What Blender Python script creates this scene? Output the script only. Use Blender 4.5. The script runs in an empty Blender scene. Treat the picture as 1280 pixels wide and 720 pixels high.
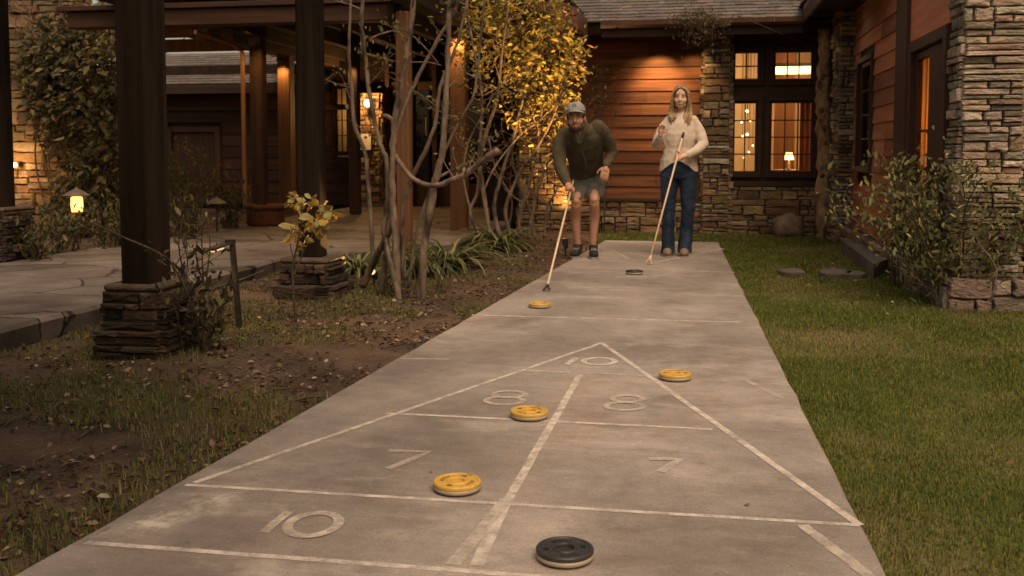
import bpy, bmesh, math, random
import numpy as np
from mathutils import Vector, Matrix, noise

random.seed(7); RNG = np.random.default_rng(7)
SC = bpy.context.scene
COL = SC.collection
V = Vector
R = math.radians
PI = math.pi

# ------------------------------------------------------------------ camera
# world: +Y runs along the court, X across it, ground at z = 0, camera over the origin
F, CX, CY, YH, H = 1244., 640., 275., 188., 1.07
PITCH = math.atan((CY - YH) / F); YAW = R(10.9)

def ray(px, py):
    x = (px - CX) / F; y = -(py - CY) / F
    f = (-math.sin(YAW) * math.cos(PITCH), math.cos(YAW) * math.cos(PITCH), -math.sin(PITCH))
    r = (math.cos(YAW), math.sin(YAW), 0)
    u = (-math.sin(YAW) * math.sin(PITCH), math.cos(YAW) * math.sin(PITCH), math.cos(PITCH))
    return [f[i] + x * r[i] + y * u[i] for i in range(3)]

def gp(px, py, z=0.0):                # point of the photo on the level ground at height z
    d = ray(px, py); t = (z - H) / d[2]
    return V((d[0] * t, d[1] * t, z))

def at(px, py, Y):                    # point of the photo on the upright plane at distance Y
    d = ray(px, py); t = Y / d[1]
    return V((d[0] * t, Y, H + d[2] * t))

def atx(px, py, X):                   # point of the photo on the upright plane x = X
    d = ray(px, py); t = X / d[0]
    return V((X, d[1] * t, H + d[2] * t))

cam = bpy.data.cameras.new('camera'); camo = bpy.data.objects.new('camera', cam); COL.objects.link(camo)
cam.sensor_width = 36; cam.lens = F / 1280 * 36; cam.shift_y = -(360 - CY) / 1280
cam.clip_start = .05; cam.clip_end = 500
camo.location = (0, 0, H); camo.rotation_euler = (PI / 2 - PITCH, 0, YAW)
cam.dof.use_dof = True; cam.dof.focus_distance = 4.2; cam.dof.aperture_fstop = 5.6
SC.camera = camo

# ------------------------------------------------------------------ object helpers
WLOC = {}
def props(o, label=None, cat=None, group=None, kind=None):
    if label: o['label'] = label
    if cat: o['category'] = cat
    if group: o['group'] = group
    if kind: o['kind'] = kind
    return o

def thing(name, loc, label, cat, group=None):
    o = bpy.data.objects.new(name, None); COL.objects.link(o)
    o.location = loc; o.empty_display_size = .1; WLOC[o] = V(loc)
    return props(o, label, cat, group)

def link_mesh(name, me, parent=None, origin=None):
    """me is in world coordinates; shift it to its thing's base"""
    n = len(me.vertices); co = np.empty(n * 3, dtype=np.float32); me.vertices.foreach_get('co', co); co = co.reshape(-1, 3)
    o = bpy.data.objects.new(name, me); COL.objects.link(o)
    if parent is not None:
        w = WLOC[parent]; o.parent = parent
    else:
        if origin is None:
            mn, mx = co.min(0), co.max(0); origin = V(((mn[0] + mx[0]) / 2, (mn[1] + mx[1]) / 2, mn[2]))
        w = V(origin); o.location = w
    WLOC[o] = w
    co -= np.array(w, dtype=np.float32); me.vertices.foreach_set('co', co.ravel()); me.update()
    return o

def np_mesh(name, verts, tris, cols, m, parent=None, smooth=False, origin=None):
    me = bpy.data.meshes.new(name)
    verts = np.ascontiguousarray(verts, dtype=np.float32); tris = np.ascontiguousarray(tris, dtype=np.int32)
    me.vertices.add(len(verts)); me.vertices.foreach_set('co', verts.ravel())
    me.loops.add(tris.size); me.loops.foreach_set('vertex_index', tris.ravel())
    k = tris.shape[1]
    me.polygons.add(len(tris)); me.polygons.foreach_set('loop_start', np.arange(len(tris), dtype=np.int32) * k)
    me.update(calc_edges=True)
    if cols is not None:
        a = me.attributes.new('Col', 'FLOAT_COLOR', 'POINT')
        c = np.ones((len(verts), 4), dtype=np.float32); c[:, :3] = cols; a.data.foreach_set('color', c.ravel())
    me.materials.append(m)
    if smooth: me.polygons.foreach_set('use_smooth', np.ones(len(tris), dtype=bool))
    return link_mesh(name, me, parent, origin)

class MB:
    def __init__(s): s.v = []; s.f = []; s.c = []; s.k = (1, 1, 1)
    def add(s, vs, fs, col=None):
        b = len(s.v); s.v += [tuple(p) for p in vs]; c = col or s.k
        for f in fs: s.f.append([b + i for i in f]); s.c.append(c)
    def hexa(s, p, col=None):         # p[0..3] bottom ring, p[4..7] top ring
        s.add(p, [(3, 2, 1, 0), (4, 5, 6, 7), (0, 1, 5, 4), (1, 2, 6, 5), (2, 3, 7, 6), (3, 0, 4, 7)], col)
    def box(s, x0, x1, y0, y1, z0, z1, col=None):
        s.hexa([(x0, y0, z0), (x1, y0, z0), (x1, y1, z0), (x0, y1, z0), (x0, y0, z1), (x1, y0, z1), (x1, y1, z1), (x0, y1, z1)], col)
    def bbox(s, x0, x1, y0, y1, z0, z1, b=.006, col=None):   # box with chamfered edges
        xs, ys, zs = (x0, x1), (y0, y1), (z0, z1); idx = {}; vs = []
        for i in (0, 1):
            for j in (0, 1):
                for k in (0, 1):
                    c = (xs[i], ys[j], zs[k]); sg = (1 - 2 * i, 1 - 2 * j, 1 - 2 * k)
                    for a in range(3):
                        q = [c[t] + (0 if t == a else sg[t] * b) for t in range(3)]
                        idx[(i, j, k, a)] = len(vs); vs.append(q)
        fs = []
        for a in range(3):
            o1, o2 = [t for t in range(3) if t != a]
            for e in (0, 1):
                ring = []
                for (p, q) in ((0, 0), (1, 0), (1, 1), (0, 1)):
                    key = [0, 0, 0]; key[a] = e; key[o1] = p; key[o2] = q; ring.append(idx[(key[0], key[1], key[2], a)])
                fs.append(ring)
        for a in range(3):
            o1, o2 = [t for t in range(3) if t != a]
            for p in (0, 1):
                for q in (0, 1):
                    def K(e, ax):
                        key = [0, 0, 0]; key[a] = e; key[o1] = p; key[o2] = q; return idx[(key[0], key[1], key[2], ax)]
                    fs.append([K(0, o1), K(1, o1), K(1, o2), K(0, o2)])
        for i in (0, 1):
            for j in (0, 1):
                for k in (0, 1): fs.append([idx[(i, j, k, 0)], idx[(i, j, k, 1)], idx[(i, j, k, 2)]])
        s.add(vs, fs, col)
    def obox(s, c, ux, uy, uz, sx, sy, sz, col=None):        # box about c along any axes, half sizes
        c = V(c); ux = V(ux) * sx; uy = V(uy) * sy; uz = V(uz) * sz
        s.hexa([c - ux - uy - uz, c + ux - uy - uz, c + ux + uy - uz, c - ux + uy - uz,
                c - ux - uy + uz, c + ux - uy + uz, c + ux + uy + uz, c - ux + uy + uz], col)
    def bar(s, a, b, w, h, col=None, up=(0, 0, 1)):          # straight bar from a to b
        a, b = V(a), V(b); t = (b - a); L = t.length; t = t / L; sd = t.cross(V(up))
        if sd.length < 1e-4: sd = V((1, 0, 0))
        sd.normalize(); u = sd.cross(t)
        s.obox((a + b) / 2, t, sd, u, L / 2, w / 2, h / 2, col)
    def tube(s, pts, rad, n=8, col=None, cap=True, ry=None):
        pts = [V(p) for p in pts]; m = len(pts)
        if not isinstance(rad, (list, tuple)): rad = [rad] * m
        b = len(s.v); t0 = (pts[1] - pts[0]).normalized()
        a = t0.orthogonal().normalized(); vs = []
        for i, p in enumerate(pts):
            t = (pts[min(i + 1, m - 1)] - pts[max(i - 1, 0)]).normalized()
            a = (a - t * a.dot(t)); a = a.normalized() if a.length > 1e-5 else t.orthogonal().normalized()
            c = t.cross(a)
            for k in range(n):
                w = 2 * PI * k / n; vs.append(p + a * (math.cos(w) * rad[i]) + c * (math.sin(w) * rad[i]))
        fs = []
        for i in range(m - 1):
            for k in range(n):
                k2 = (k + 1) % n; fs.append((i * n + k, i * n + k2, (i + 1) * n + k2, (i + 1) * n + k))
        if cap: fs += [tuple(range(n))[::-1], tuple((m - 1) * n + k for k in range(n))]
        s.add(vs, fs, col)
    def lathe(s, c, prof, n=32, col=None, close=True):        # profile of (r, z) turned about the upright axis at c
        c = V(c); vs = []; m = len(prof)
        for r, z in prof:
            for k in range(n):
                w = 2 * PI * k / n; vs.append((c.x + r * math.cos(w), c.y + r * math.sin(w), c.z + z))
        fs = []
        for i in range(m - 1):
            for k in range(n):
                k2 = (k + 1) % n; fs.append((i * n + k, i * n + k2, (i + 1) * n + k2, (i + 1) * n + k))
        if close: fs += [tuple(range(n))[::-1], tuple((m - 1) * n + k for k in range(n))]
        s.add(vs, fs, col)
    def ball(s, c, rx, ry=None, rz=None, fr=None, n=12, col=None):
        ry = ry or rx; rz = rz or rx; c = V(c); vs = []; h = n // 2
        X, Y, Z = fr or (V((1, 0, 0)), V((0, 1, 0)), V((0, 0, 1)))
        for i in range(h + 1):
            ph = PI * (i + .02) / (h + .04)
            for k in range(n):
                w = 2 * PI * k / n
                vs.append(c + X * (rx * math.sin(ph) * math.cos(w)) + Y * (ry * math.sin(ph) * math.sin(w)) + Z * (-rz * math.cos(ph)))
        fs = []
        for i in range(h):
            for k in range(n):
                k2 = (k + 1) % n; fs.append((i * n + k, i * n + k2, (i + 1) * n + k2, (i + 1) * n + k))
        fs += [tuple(range(n))[::-1], tuple(h * n + k for k in range(n))]
        s.add(vs, fs, col)
    def mesh(s, name):
        me = bpy.data.meshes.new(name); me.from_pydata(s.v, [], s.f)
        a = me.attributes.new('Col', 'FLOAT_COLOR', 'CORNER')
        cs = []
        for f, c in zip(s.f, s.c): cs += [c[0], c[1], c[2], 1.] * len(f)
        a.data.foreach_set('color', cs)
        return me
    def build(s, name, m, parent=None, smooth=False, origin=None, fix=True):
        me = s.mesh(name)
        if fix:
            bm = bmesh.new(); bm.from_mesh(me); bmesh.ops.recalc_face_normals(bm, faces=bm.faces); bm.to_mesh(me); bm.free()
        me.materials.append(m)
        if smooth: me.polygons.foreach_set('use_smooth', [True] * len(me.polygons))
        return link_mesh(name, me, parent, origin)

def copy_tree(o, loc=None, parent=None):
    c = o.copy(); COL.objects.link(c); WLOC[c] = V(loc if loc is not None else WLOC.get(o, (0, 0, 0)))
    if parent is not None: c.parent = parent
    if loc is not None: c.location = loc
    for ch in list(o.children):
        copy_tree(ch, None, c)
    return c

def jit(c, a=.12):
    k = 1 + random.uniform(-a, a); return tuple(max(0, x * k * (1 + random.uniform(-a, a) * .3)) for x in c)

# ------------------------------------------------------------------ materials
def nt(name):
    m = bpy.data.materials.new(name); m.use_nodes = True; t = m.node_tree
    return m, t, t.nodes['Principled BSDF']

def mat(name, c1, c2, scale=6, rough=.85, bump=.3, bscale=None, stretch=(1, 1, 1), col=False, detail=8, c3=None, s3=1.2,
        lo=.35, hi=.65, spec=.25, metal=0, lo3=.5, hi3=.7, bdist=.01, trans=0, rot=(0, 0, 0), fine=0):
    m, t, b = nt(name); N = t.nodes.new; L = t.links.new
    tc = N('ShaderNodeTexCoord'); mp = N('ShaderNodeMapping'); mp.inputs['Scale'].default_value = stretch; mp.inputs['Rotation'].default_value = rot
    L(tc.outputs['Object'], mp.inputs['Vector'])
    nz = N('ShaderNodeTexNoise'); nz.inputs['Scale'].default_value = scale; nz.inputs['Detail'].default_value = detail; nz.inputs['Roughness'].default_value = .62
    L(mp.outputs['Vector'], nz.inputs['Vector'])
    rp = N('ShaderNodeValToRGB'); e = rp.color_ramp.elements
    e[0].position = lo; e[0].color = (*c1, 1); e[1].position = hi; e[1].color = (*c2, 1)
    L(nz.outputs['Fac'], rp.inputs['Fac']); out = rp.outputs['Color']
    if c3:
        n3 = N('ShaderNodeTexNoise'); n3.inputs['Scale'].default_value = s3; n3.inputs['Detail'].default_value = 5
        L(mp.outputs['Vector'], n3.inputs['Vector'])
        r3 = N('ShaderNodeValToRGB'); r3.color_ramp.elements[0].position = lo3; r3.color_ramp.elements[1].position = hi3
        L(n3.outputs['Fac'], r3.inputs['Fac'])
        mx = N('ShaderNodeMix'); mx.data_type = 'RGBA'; L(r3.outputs['Color'], mx.inputs['Factor']); L(out, mx.inputs['A']); mx.inputs['B'].default_value = (*c3, 1)
        out = mx.outputs['Result']
    if fine:
        n4 = N('ShaderNodeTexNoise'); n4.inputs['Scale'].default_value = 160; n4.inputs['Detail'].default_value = 3
        L(tc.outputs['Object'], n4.inputs['Vector'])
        r4 = N('ShaderNodeMapRange'); r4.inputs['From Min'].default_value = .3; r4.inputs['From Max'].default_value = .7; r4.inputs['To Min'].default_value = 1 - fine; r4.inputs['To Max'].default_value = 1 + fine
        L(n4.outputs['Fac'], r4.inputs['Value'])
        mx = N('ShaderNodeMix'); mx.data_type = 'RGBA'; mx.blend_type = 'MULTIPLY'; mx.inputs['Factor'].default_value = 1
        L(out, mx.inputs['A']); L(r4.outputs['Result'], mx.inputs['B']); out = mx.outputs['Result']
    if col:
        at_ = N('ShaderNodeAttribute'); at_.attribute_name = 'Col'
        mx = N('ShaderNodeMix'); mx.data_type = 'RGBA'; mx.blend_type = 'MULTIPLY'; mx.inputs['Factor'].default_value = 1
        L(out, mx.inputs['A']); L(at_.outputs['Color'], mx.inputs['B']); out = mx.outputs['Result']
    L(out, b.inputs['Base Color'])
    b.inputs['Roughness'].default_value = rough; b.inputs['Specular IOR Level'].default_value = spec; b.inputs['Metallic'].default_value = metal
    if bump:
        nb = N('ShaderNodeTexNoise'); nb.inputs['Scale'].default_value = bscale or scale * 4; nb.inputs['Detail'].default_value = 6
        L(mp.outputs['Vector'], nb.inputs['Vector'])
        bp = N('ShaderNodeBump'); bp.inputs['Strength'].default_value = bump; bp.inputs['Distance'].default_value = bdist
        L(nb.outputs['Fac'], bp.inputs['Height']); L(bp.outputs['Normal'], b.inputs['Normal'])
    if trans:
        tr = N('ShaderNodeBsdfTranslucent'); L(out, tr.inputs['Color']); ms = N('ShaderNodeMixShader'); ms.inputs['Fac'].default_value = trans
        L(b.outputs['BSDF'], ms.inputs[1]); L(tr.outputs['BSDF'], ms.inputs[2]); L(ms.outputs['Shader'], t.nodes['Material Output'].inputs['Surface'])
    return m

def emit(name, c, s):
    m, t, b = nt(name); b.inputs['Base Color'].default_value = (.8, .8, .8, 1); b.inputs['Emission Color'].default_value = (*c, 1); b.inputs['Emission Strength'].default_value = s
    return m

def glass(name, tint=(1, 1, 1), refl=.12):
    m, t, b = nt(name); N = t.nodes.new; L = t.links.new
    tr = N('ShaderNodeBsdfTransparent'); tr.inputs['Color'].default_value = (*tint, 1)
    gl = N('ShaderNodeBsdfGlossy'); gl.inputs['Roughness'].default_value = .03
    nz = N('ShaderNodeTexNoise'); nz.inputs['Scale'].default_value = 3; bp = N('ShaderNodeBump'); bp.inputs['Strength'].default_value = .06; L(nz.outputs['Fac'], bp.inputs['Height']); L(bp.outputs['Normal'], gl.inputs['Normal'])
    lw = N('ShaderNodeLayerWeight'); lw.inputs['Blend'].default_value = refl
    ms = N('ShaderNodeMixShader'); L(lw.outputs['Fresnel'], ms.inputs['Fac']); L(tr.outputs['BSDF'], ms.inputs[1]); L(gl.outputs['BSDF'], ms.inputs[2])
    L(ms.outputs['Shader'], t.nodes['Material Output'].inputs['Surface'])
    return m

WARM = (1.0, .53, .17)
def lamp(name, loc, watts, color=WARM, radius=.04, spot=None, to=None, blend=.6):
    l = bpy.data.lights.new(name, 'SPOT' if spot else 'POINT'); l.energy = watts; l.color = color; l.shadow_soft_size = radius
    o = bpy.data.objects.new(name, l); COL.objects.link(o); o.location = loc
    if spot:
        l.spot_size = R(spot); l.spot_blend = blend
        o.rotation_euler = (V(to) - V(loc)).to_track_quat('-Z', 'Y').to_euler()
    return o

def concrete_mat():
    """broom finished slab: fine cross streaks, broad stains, pale worn lanes, speckle"""
    m, t, b = nt('concrete'); N = t.nodes.new; L = t.links.new
    tc = N('ShaderNodeTexCoord')
    def nz(scale, st, det=6, ro=.6):
        mp = N('ShaderNodeMapping'); mp.inputs['Scale'].default_value = st; L(tc.outputs['Object'], mp.inputs['Vector'])
        n = N('ShaderNodeTexNoise'); n.inputs['Scale'].default_value = scale; n.inputs['Detail'].default_value = det; n.inputs['Roughness'].default_value = ro; L(mp.outputs['Vector'], n.inputs['Vector']); return n.outputs['Fac']
    def rng(f, a, c, lo, hi):
        r = N('ShaderNodeMapRange'); r.inputs['From Min'].default_value = a; r.inputs['From Max'].default_value = c; r.inputs['To Min'].default_value = lo; r.inputs['To Max'].default_value = hi; L(f, r.inputs['Value']); return r.outputs['Result']
    def mix(f, A, B, mode='MIX'):
        x = N('ShaderNodeMix'); x.data_type = 'RGBA'; x.blend_type = mode
        for v, k in ((f, 'Factor'), (A, 'A'), (B, 'B')):
            if isinstance(v, (float, int)): x.inputs[k].default_value = v
            elif isinstance(v, tuple): x.inputs[k].default_value = (*v, 1)
            else: L(v, x.inputs[k])
        return x.outputs['Result']
    c = mix(rng(nz(.9, (1, .8, 1)), .36, .66, 0, 1), (.185, .160, .138), (.375, .330, .290))
    c = mix(rng(nz(2.4, (.8, 1.2, 1), 8, .7), .50, .70, 0, .75), c, (.160, .132, .110))
    c = mix(rng(nz(1.5, (.7, 1.6, 1), 8, .7), .54, .72, 0, .75), c, (.46, .415, .365))
    c = mix(rng(nz(.75, (1.4, .6, 1), 5), .58, .72, 0, .5), c, (.36, .245, .165))
    c = mix(1, c, rng(nz(6, (.3, 6, 1), 5, .7), .3, .7, .94, 1.06), 'MULTIPLY')
    c = mix(1, c, rng(nz(9, (1, 1.3, 1), 8, .75), .3, .7, .84, 1.16), 'MULTIPLY')
    c = mix(1, c, rng(nz(190, (1, 1, 1), 3), .3, .7, .80, 1.20), 'MULTIPLY')
    sp = rng(nz(46, (1, 1, 1), 2, .5), .70, .76, 0, .55); c = mix(sp, c, (.09, .07, .055))
    L(c, b.inputs['Base Color']); b.inputs['Roughness'].default_value = .88; b.inputs['Specular IOR Level'].default_value = .25
    bp = N('ShaderNodeBump'); bp.inputs['Strength'].default_value = .5; bp.inputs['Distance'].default_value = .004; L(nz(80, (.5, 1.4, 1), 6), bp.inputs['Height']); L(bp.outputs['Normal'], b.inputs['Normal'])
    return m

MT = {}
MT['concrete'] = concrete_mat()
MT['flagstone'] = mat('flagstone', (.095, .078, .063), (.175, .148, .124), scale=2.6, rough=.75, bump=.6, bscale=14, c3=(.07, .056, .045), s3=1.4, fine=.18)
def add_cracks(m, sc):
    """irregular open joints between natural flags"""
    t = m.node_tree; N = t.nodes.new; L = t.links.new; b = t.nodes['Principled BSDF']; old = b.inputs['Base Color'].links[0].from_socket
    tc = N('ShaderNodeTexCoord'); nz = N('ShaderNodeTexNoise'); nz.inputs['Scale'].default_value = 2.2; nz.inputs['Detail'].default_value = 5; L(tc.outputs['Object'], nz.inputs['Vector'])
    ad = N('ShaderNodeVectorMath'); ad.operation = 'MULTIPLY_ADD'; L(nz.outputs['Color'], ad.inputs[0]); ad.inputs[1].default_value = (.45, .45, .0); L(tc.outputs['Object'], ad.inputs[2])
    mp = N('ShaderNodeMapping'); mp.inputs['Scale'].default_value = (.75, 1.15, 0); L(ad.outputs[0], mp.inputs['Vector'])
    vo = N('ShaderNodeTexVoronoi'); vo.feature = 'DISTANCE_TO_EDGE'; vo.inputs['Scale'].default_value = sc; L(mp.outputs['Vector'], vo.inputs['Vector'])
    vc = N('ShaderNodeTexVoronoi'); vc.inputs['Scale'].default_value = sc; L(mp.outputs['Vector'], vc.inputs['Vector'])
    tone = N('ShaderNodeMapRange'); tone.inputs['To Min'].default_value = .72; tone.inputs['To Max'].default_value = 1.3; sp = N('ShaderNodeSeparateColor'); L(vc.outputs['Color'], sp.inputs[0]); L(sp.outputs[0], tone.inputs['Value'])
    mt_ = N('ShaderNodeMix'); mt_.data_type = 'RGBA'; mt_.blend_type = 'MULTIPLY'; mt_.inputs['Factor'].default_value = 1; L(old, mt_.inputs['A']); L(tone.outputs['Result'], mt_.inputs['B'])
    r = N('ShaderNodeMapRange'); r.inputs['From Min'].default_value = .004; r.inputs['From Max'].default_value = .018; L(vo.outputs['Distance'], r.inputs['Value'])
    mx = N('ShaderNodeMix'); mx.data_type = 'RGBA'; L(r.outputs['Result'], mx.inputs['Factor']); mx.inputs['A'].default_value = (.022, .017, .012, 1); L(mt_.outputs['Result'], mx.inputs['B']); L(mx.outputs['Result'], b.inputs['Base Color'])
    return m
MT['flags'] = add_cracks(mat('natural_flags', (.10, .083, .067), (.185, .157, .132), scale=2.6, rough=.75, bump=.6, bscale=14, c3=(.075, .06, .048), s3=1.4, fine=.18), 1.25)
MT['dirt'] = mat('dirt', (.045, .031, .020), (.118, .080, .050), scale=2.2, rough=1, bump=1, bscale=26, c3=(.155, .092, .054), s3=.9, bdist=.03, fine=.35)
MT['turf'] = mat('turf', (.065, .085, .016), (.115, .125, .03), scale=3, rough=1, bump=1, bscale=60, c3=(.16, .125, .055), s3=.8, bdist=.02, fine=.3)
MT['blade'] = mat('grass_blade', (.85, .85, .85), (1.1, 1.1, 1.1), scale=2, rough=.7, bump=0, col=True, trans=.25)
MT['leaf'] = mat('leaf', (.8, .8, .8), (1.15, 1.15, 1.15), scale=20, rough=.55, bump=0, col=True, trans=.28, spec=.3)
MT['litter'] = mat('dead_leaf', (.7, .7, .7), (1.2, 1.2, 1.2), scale=30, rough=.9, bump=0, col=True)
MT['bark'] = mat('pale_bark', (.085, .061, .041), (.235, .175, .122), scale=14, rough=.9, bump=.6, bscale=60, stretch=(1, 1, .45), c3=(.04, .03, .023), s3=9, lo3=.52, hi3=.64, col=True)
MT['twig'] = mat('brown_twig', (.045, .030, .020), (.105, .072, .048), scale=16, rough=.9, bump=.3, col=True)
def wood(name, c1, c2, axis, rough=.7, c3=None, bump=.5, spec=.3, sc=14):
    st = {'x': (.07, 1, 1), 'y': (1, .07, 1), 'z': (1, 1, .05)}[axis]
    return mat(name, c1, c2, scale=sc, rough=rough, bump=bump, bscale=sc * 2.2, stretch=st, col=True, c3=c3, s3=2.2, spec=spec, lo=.3, hi=.7, bdist=.006)
MT['siding_x'] = wood('stained_siding_along', (.052, .018, .007), (.205, .076, .028), 'x', c3=(.095, .033, .012), bump=.9)
MT['siding_shaded'] = wood('shaded_siding', (.018, .007, .003), (.055, .021, .009), 'x')  # darker copy of the siding; shade is put into its colour
MT['siding_y'] = wood('stained_siding_deep', (.21, .075, .035), (.44, .165, .078), 'y', c3=(.28, .10, .048))
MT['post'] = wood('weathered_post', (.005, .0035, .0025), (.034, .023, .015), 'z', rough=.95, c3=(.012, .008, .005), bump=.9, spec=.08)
MT['cedar_z'] = wood('cedar_post', (.075, .033, .013), (.19, .088, .036), 'z', c3=(.11, .048, .02))
MT['beam_x'] = wood('cedar_beam_across', (.026, .011, .005), (.07, .030, .012), 'x')
MT['beam_y'] = wood('cedar_beam_along', (.022, .013, .007), (.055, .033, .018), 'y', rough=.9)
MT['dark_x'] = wood('dark_trim_across', (.024, .012, .006), (.055, .028, .014), 'x')
MT['dark_z'] = wood('dark_trim_upright', (.03, .015, .008), (.07, .033, .017), 'z')
MT['dark_y'] = wood('dark_trim_along', (.04, .02, .01), (.09, .042, .021), 'y')
MT['stone'] = mat('ledge_stone', (.62, .58, .54), (1.25, 1.2, 1.12), scale=7, rough=.9, bump=.9, bscale=26, col=True, c3=(.5, .40, .30), s3=3.5, bdist=.02, fine=.22, stretch=(1, 1, 2))
MT['mortar'] = mat('mortar', (.06, .048, .037), (.11, .09, .07), scale=20, rough=1, bump=.6)
MT['shingle'] = mat('shingle', (.095, .082, .072), (.165, .142, .124), scale=18, rough=.95, bump=.5, bscale=90, col=True, fine=.25)
MT['gutter'] = mat('brown_gutter', (.085, .038, .020), (.12, .056, .030), scale=5, rough=.45, bump=.05, spec=.5)
MT['black_metal'] = mat('black_metal', (.012, .011, .010), (.03, .026, .022), scale=12, rough=.5, bump=.1, spec=.5)
MT['bronze'] = mat('bronze_cap', (.10, .08, .06), (.16, .13, .10), scale=12, rough=.55, bump=.15, spec=.5)
MT['rust'] = mat('rusty_planter', (.075, .030, .014), (.14, .056, .027), scale=10, rough=.85, bump=.4)
MT['glass'] = glass('window_glass')
MT['glass_door'] = glass('door_glass', (1, 1, 1), .015)
MT['glass_dark'] = glass('dim_window_glass', (.55, .52, .48), .35)
MT['plaster'] = mat('warm_plaster', (.62, .47, .28), (.74, .57, .35), scale=3, rough=.9, bump=.1)
MT['panel'] = wood('room_panelling', (.20, .085, .035), (.32, .15, .065), 'z')
MT['bulb'] = emit('lit_bulb', (1, .62, .24), 9)
MT['lens_dim'] = emit('small_lens', (1, .5, .15), .6)
MT['bulb_soft'] = emit('lit_lens', (1, .42, .09), 1.7)
MT['shade'] = emit('lit_lampshade', (1, .62, .24), 1.9)
MT['paper'] = mat('paper', (.72, .68, .60), (.80, .76, .68), scale=5, rough=.8, bump=0)
MT['ink'] = mat('ink', (.02, .018, .016), (.035, .03, .028), scale=20, rough=.6, bump=0)
MT['dark_void'] = mat('dark_boards', (.012, .008, .005), (.03, .018, .010), scale=6, rough=.9, bump=.2)
# ================================================================== SETTING
def court_l(y): return -1.69 + (y - 2.16) * .0568
def court_r(y): return .459 - (y - 2.57) * .0314
CY0, CY1 = -1.5, 11.83

# ground sheet
mb = MB(); mb.add([(-90, -60, -.09), (90, -60, -.09), (90, 140, -.09), (-90, 140, -.09)], [(0, 1, 2, 3)])
props(mb.build('ground', MT['dirt'], fix=False), kind='structure')

def grid(x0, x1, y0, y1, step, zf, keep):
    nx = int((x1 - x0) / step) + 1; ny = int((y1 - y0) / step) + 1; vs = []; fs = []
    for j in range(ny + 1):
        for i in range(nx + 1):
            x = x0 + (x1 - x0) * i / nx; y = y0 + (y1 - y0) * j / ny; vs.append((x, y, zf(x, y)))
    for j in range(ny):
        for i in range(nx):
            x = x0 + (x1 - x0) * (i + .5) / nx; y = y0 + (y1 - y0) * (j + .5) / ny
            if keep(x, y):
                a = j * (nx + 1) + i; fs.append((a, a + 1, a + nx + 2, a + nx + 1))
    return vs, fs
def n3(x, y, s, z=0.): return noise.noise(V((x * s, y * s, z)))

def dirt_z(x, y):
    e = min(1, max(0, (court_l(y) - x) / .5))
    return -.035 + e * (.012 + .030 * n3(x, y, 1.3) + .018 * n3(x, y, 4.5, 3) + .010 * n3(x, y, 13, 7))
vs, fs = grid(-3.74, -1.0, -1.5, 14, .05, dirt_z, lambda x, y: x < court_l(y) + .06 or y > CY1)
mb = MB(); mb.add(vs, fs); props(mb.build('dirt_bed', MT['dirt'], fix=False, smooth=True), kind='structure')
vs, fs = grid(-11, -5.97, 2, 16, .16, lambda x, y: .06 + .04 * n3(x, y, 1.1), lambda x, y: True)
mb = MB(); mb.add(vs, fs); props(mb.build('garden_bed', MT['dirt'], fix=False, smooth=True), kind='structure')

def lawn_z(x, y): return -.03 + .012 * n3(x, y, 1.6, 2)
vs, fs = grid(-1.4, 9, -2, 14, .12, lawn_z, lambda x, y: (x > court_r(y) - .1) or y > CY1 - .05)
mb = MB(); mb.add(vs, fs); props(mb.build('lawn', MT['turf'], fix=False, smooth=True), kind='structure')

# court slab
mb = MB(); b = .012; top = []
ys = [CY0 + (CY1 - CY0) * i / 60 for i in range(61)]
Lp = [(court_l(y) + .012 * n3(0, y, 3), y) for y in ys]; Rp = [(court_r(y) + .010 * n3(9, y, 3), y) for y in ys]
nL = len(ys)
vs = [(x, y, 0) for x, y in Lp] + [(x, y, 0) for x, y in Rp] + [(x - b, y, -b) for x, y in Lp] + [(x + b, y, -b) for x, y in Rp] + [(x - b, y, -.14) for x, y in Lp] + [(x + b, y, -.14) for x, y in Rp]
fs = []
for i in range(nL - 1):
    fs += [(i, nL + i, nL + i + 1, i + 1), (2 * nL + i, i, i + 1, 2 * nL + i + 1), (nL + i, 3 * nL + i, 3 * nL + i + 1, nL + i + 1),
           (4 * nL + i, 2 * nL + i, 2 * nL + i + 1, 4 * nL + i + 1), (3 * nL + i, 5 * nL + i, 5 * nL + i + 1, 3 * nL + i + 1)]
e = nL - 1; fs.append((e, nL + e, 3 * nL + e, 5 * nL + e, 4 * nL + e, 2 * nL + e))
mb.add(vs, fs); court = props(mb.build('shuffleboard_court', MT['concrete'], fix=False), kind='structure')

# worn paint
def paint_mat(name, c, thr, soft, sc):
    m, t, b = nt(name); N = t.nodes.new; L = t.links.new
    tc = N('ShaderNodeTexCoord'); z1 = N('ShaderNodeTexNoise'); z1.inputs['Scale'].default_value = sc; z1.inputs['Detail'].default_value = 9; z1.inputs['Roughness'].default_value = .72
    L(tc.outputs['Object'], z1.inputs['Vector'])
    r = N('ShaderNodeMapRange'); r.inputs['From Min'].default_value = thr - soft; r.inputs['From Max'].default_value = thr + soft; L(z1.outputs['Fac'], r.inputs['Value'])
    o_ = r.outputs['Result']
    if name.startswith('flak'):
        at_ = N('ShaderNodeAttribute'); at_.attribute_name = 'Col'; mu = N('ShaderNodeMath'); mu.operation = 'MULTIPLY'; L(o_, mu.inputs[0]); L(at_.outputs['Fac'], mu.inputs[1]); o_ = mu.outputs[0]
    L(o_, b.inputs['Alpha']); b.inputs['Base Color'].default_value = (*c, 1); b.inputs['Roughness'].default_value = .85; b.inputs['Specular IOR Level'].default_value = .2
    return m
MT['paint'] = paint_mat('worn_white_paint', (.60, .54, .47), .41, .19, 16)
MT['paint_thin'] = paint_mat('thin_white_paint', (.56, .50, .43), .46, .22, 14)
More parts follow.
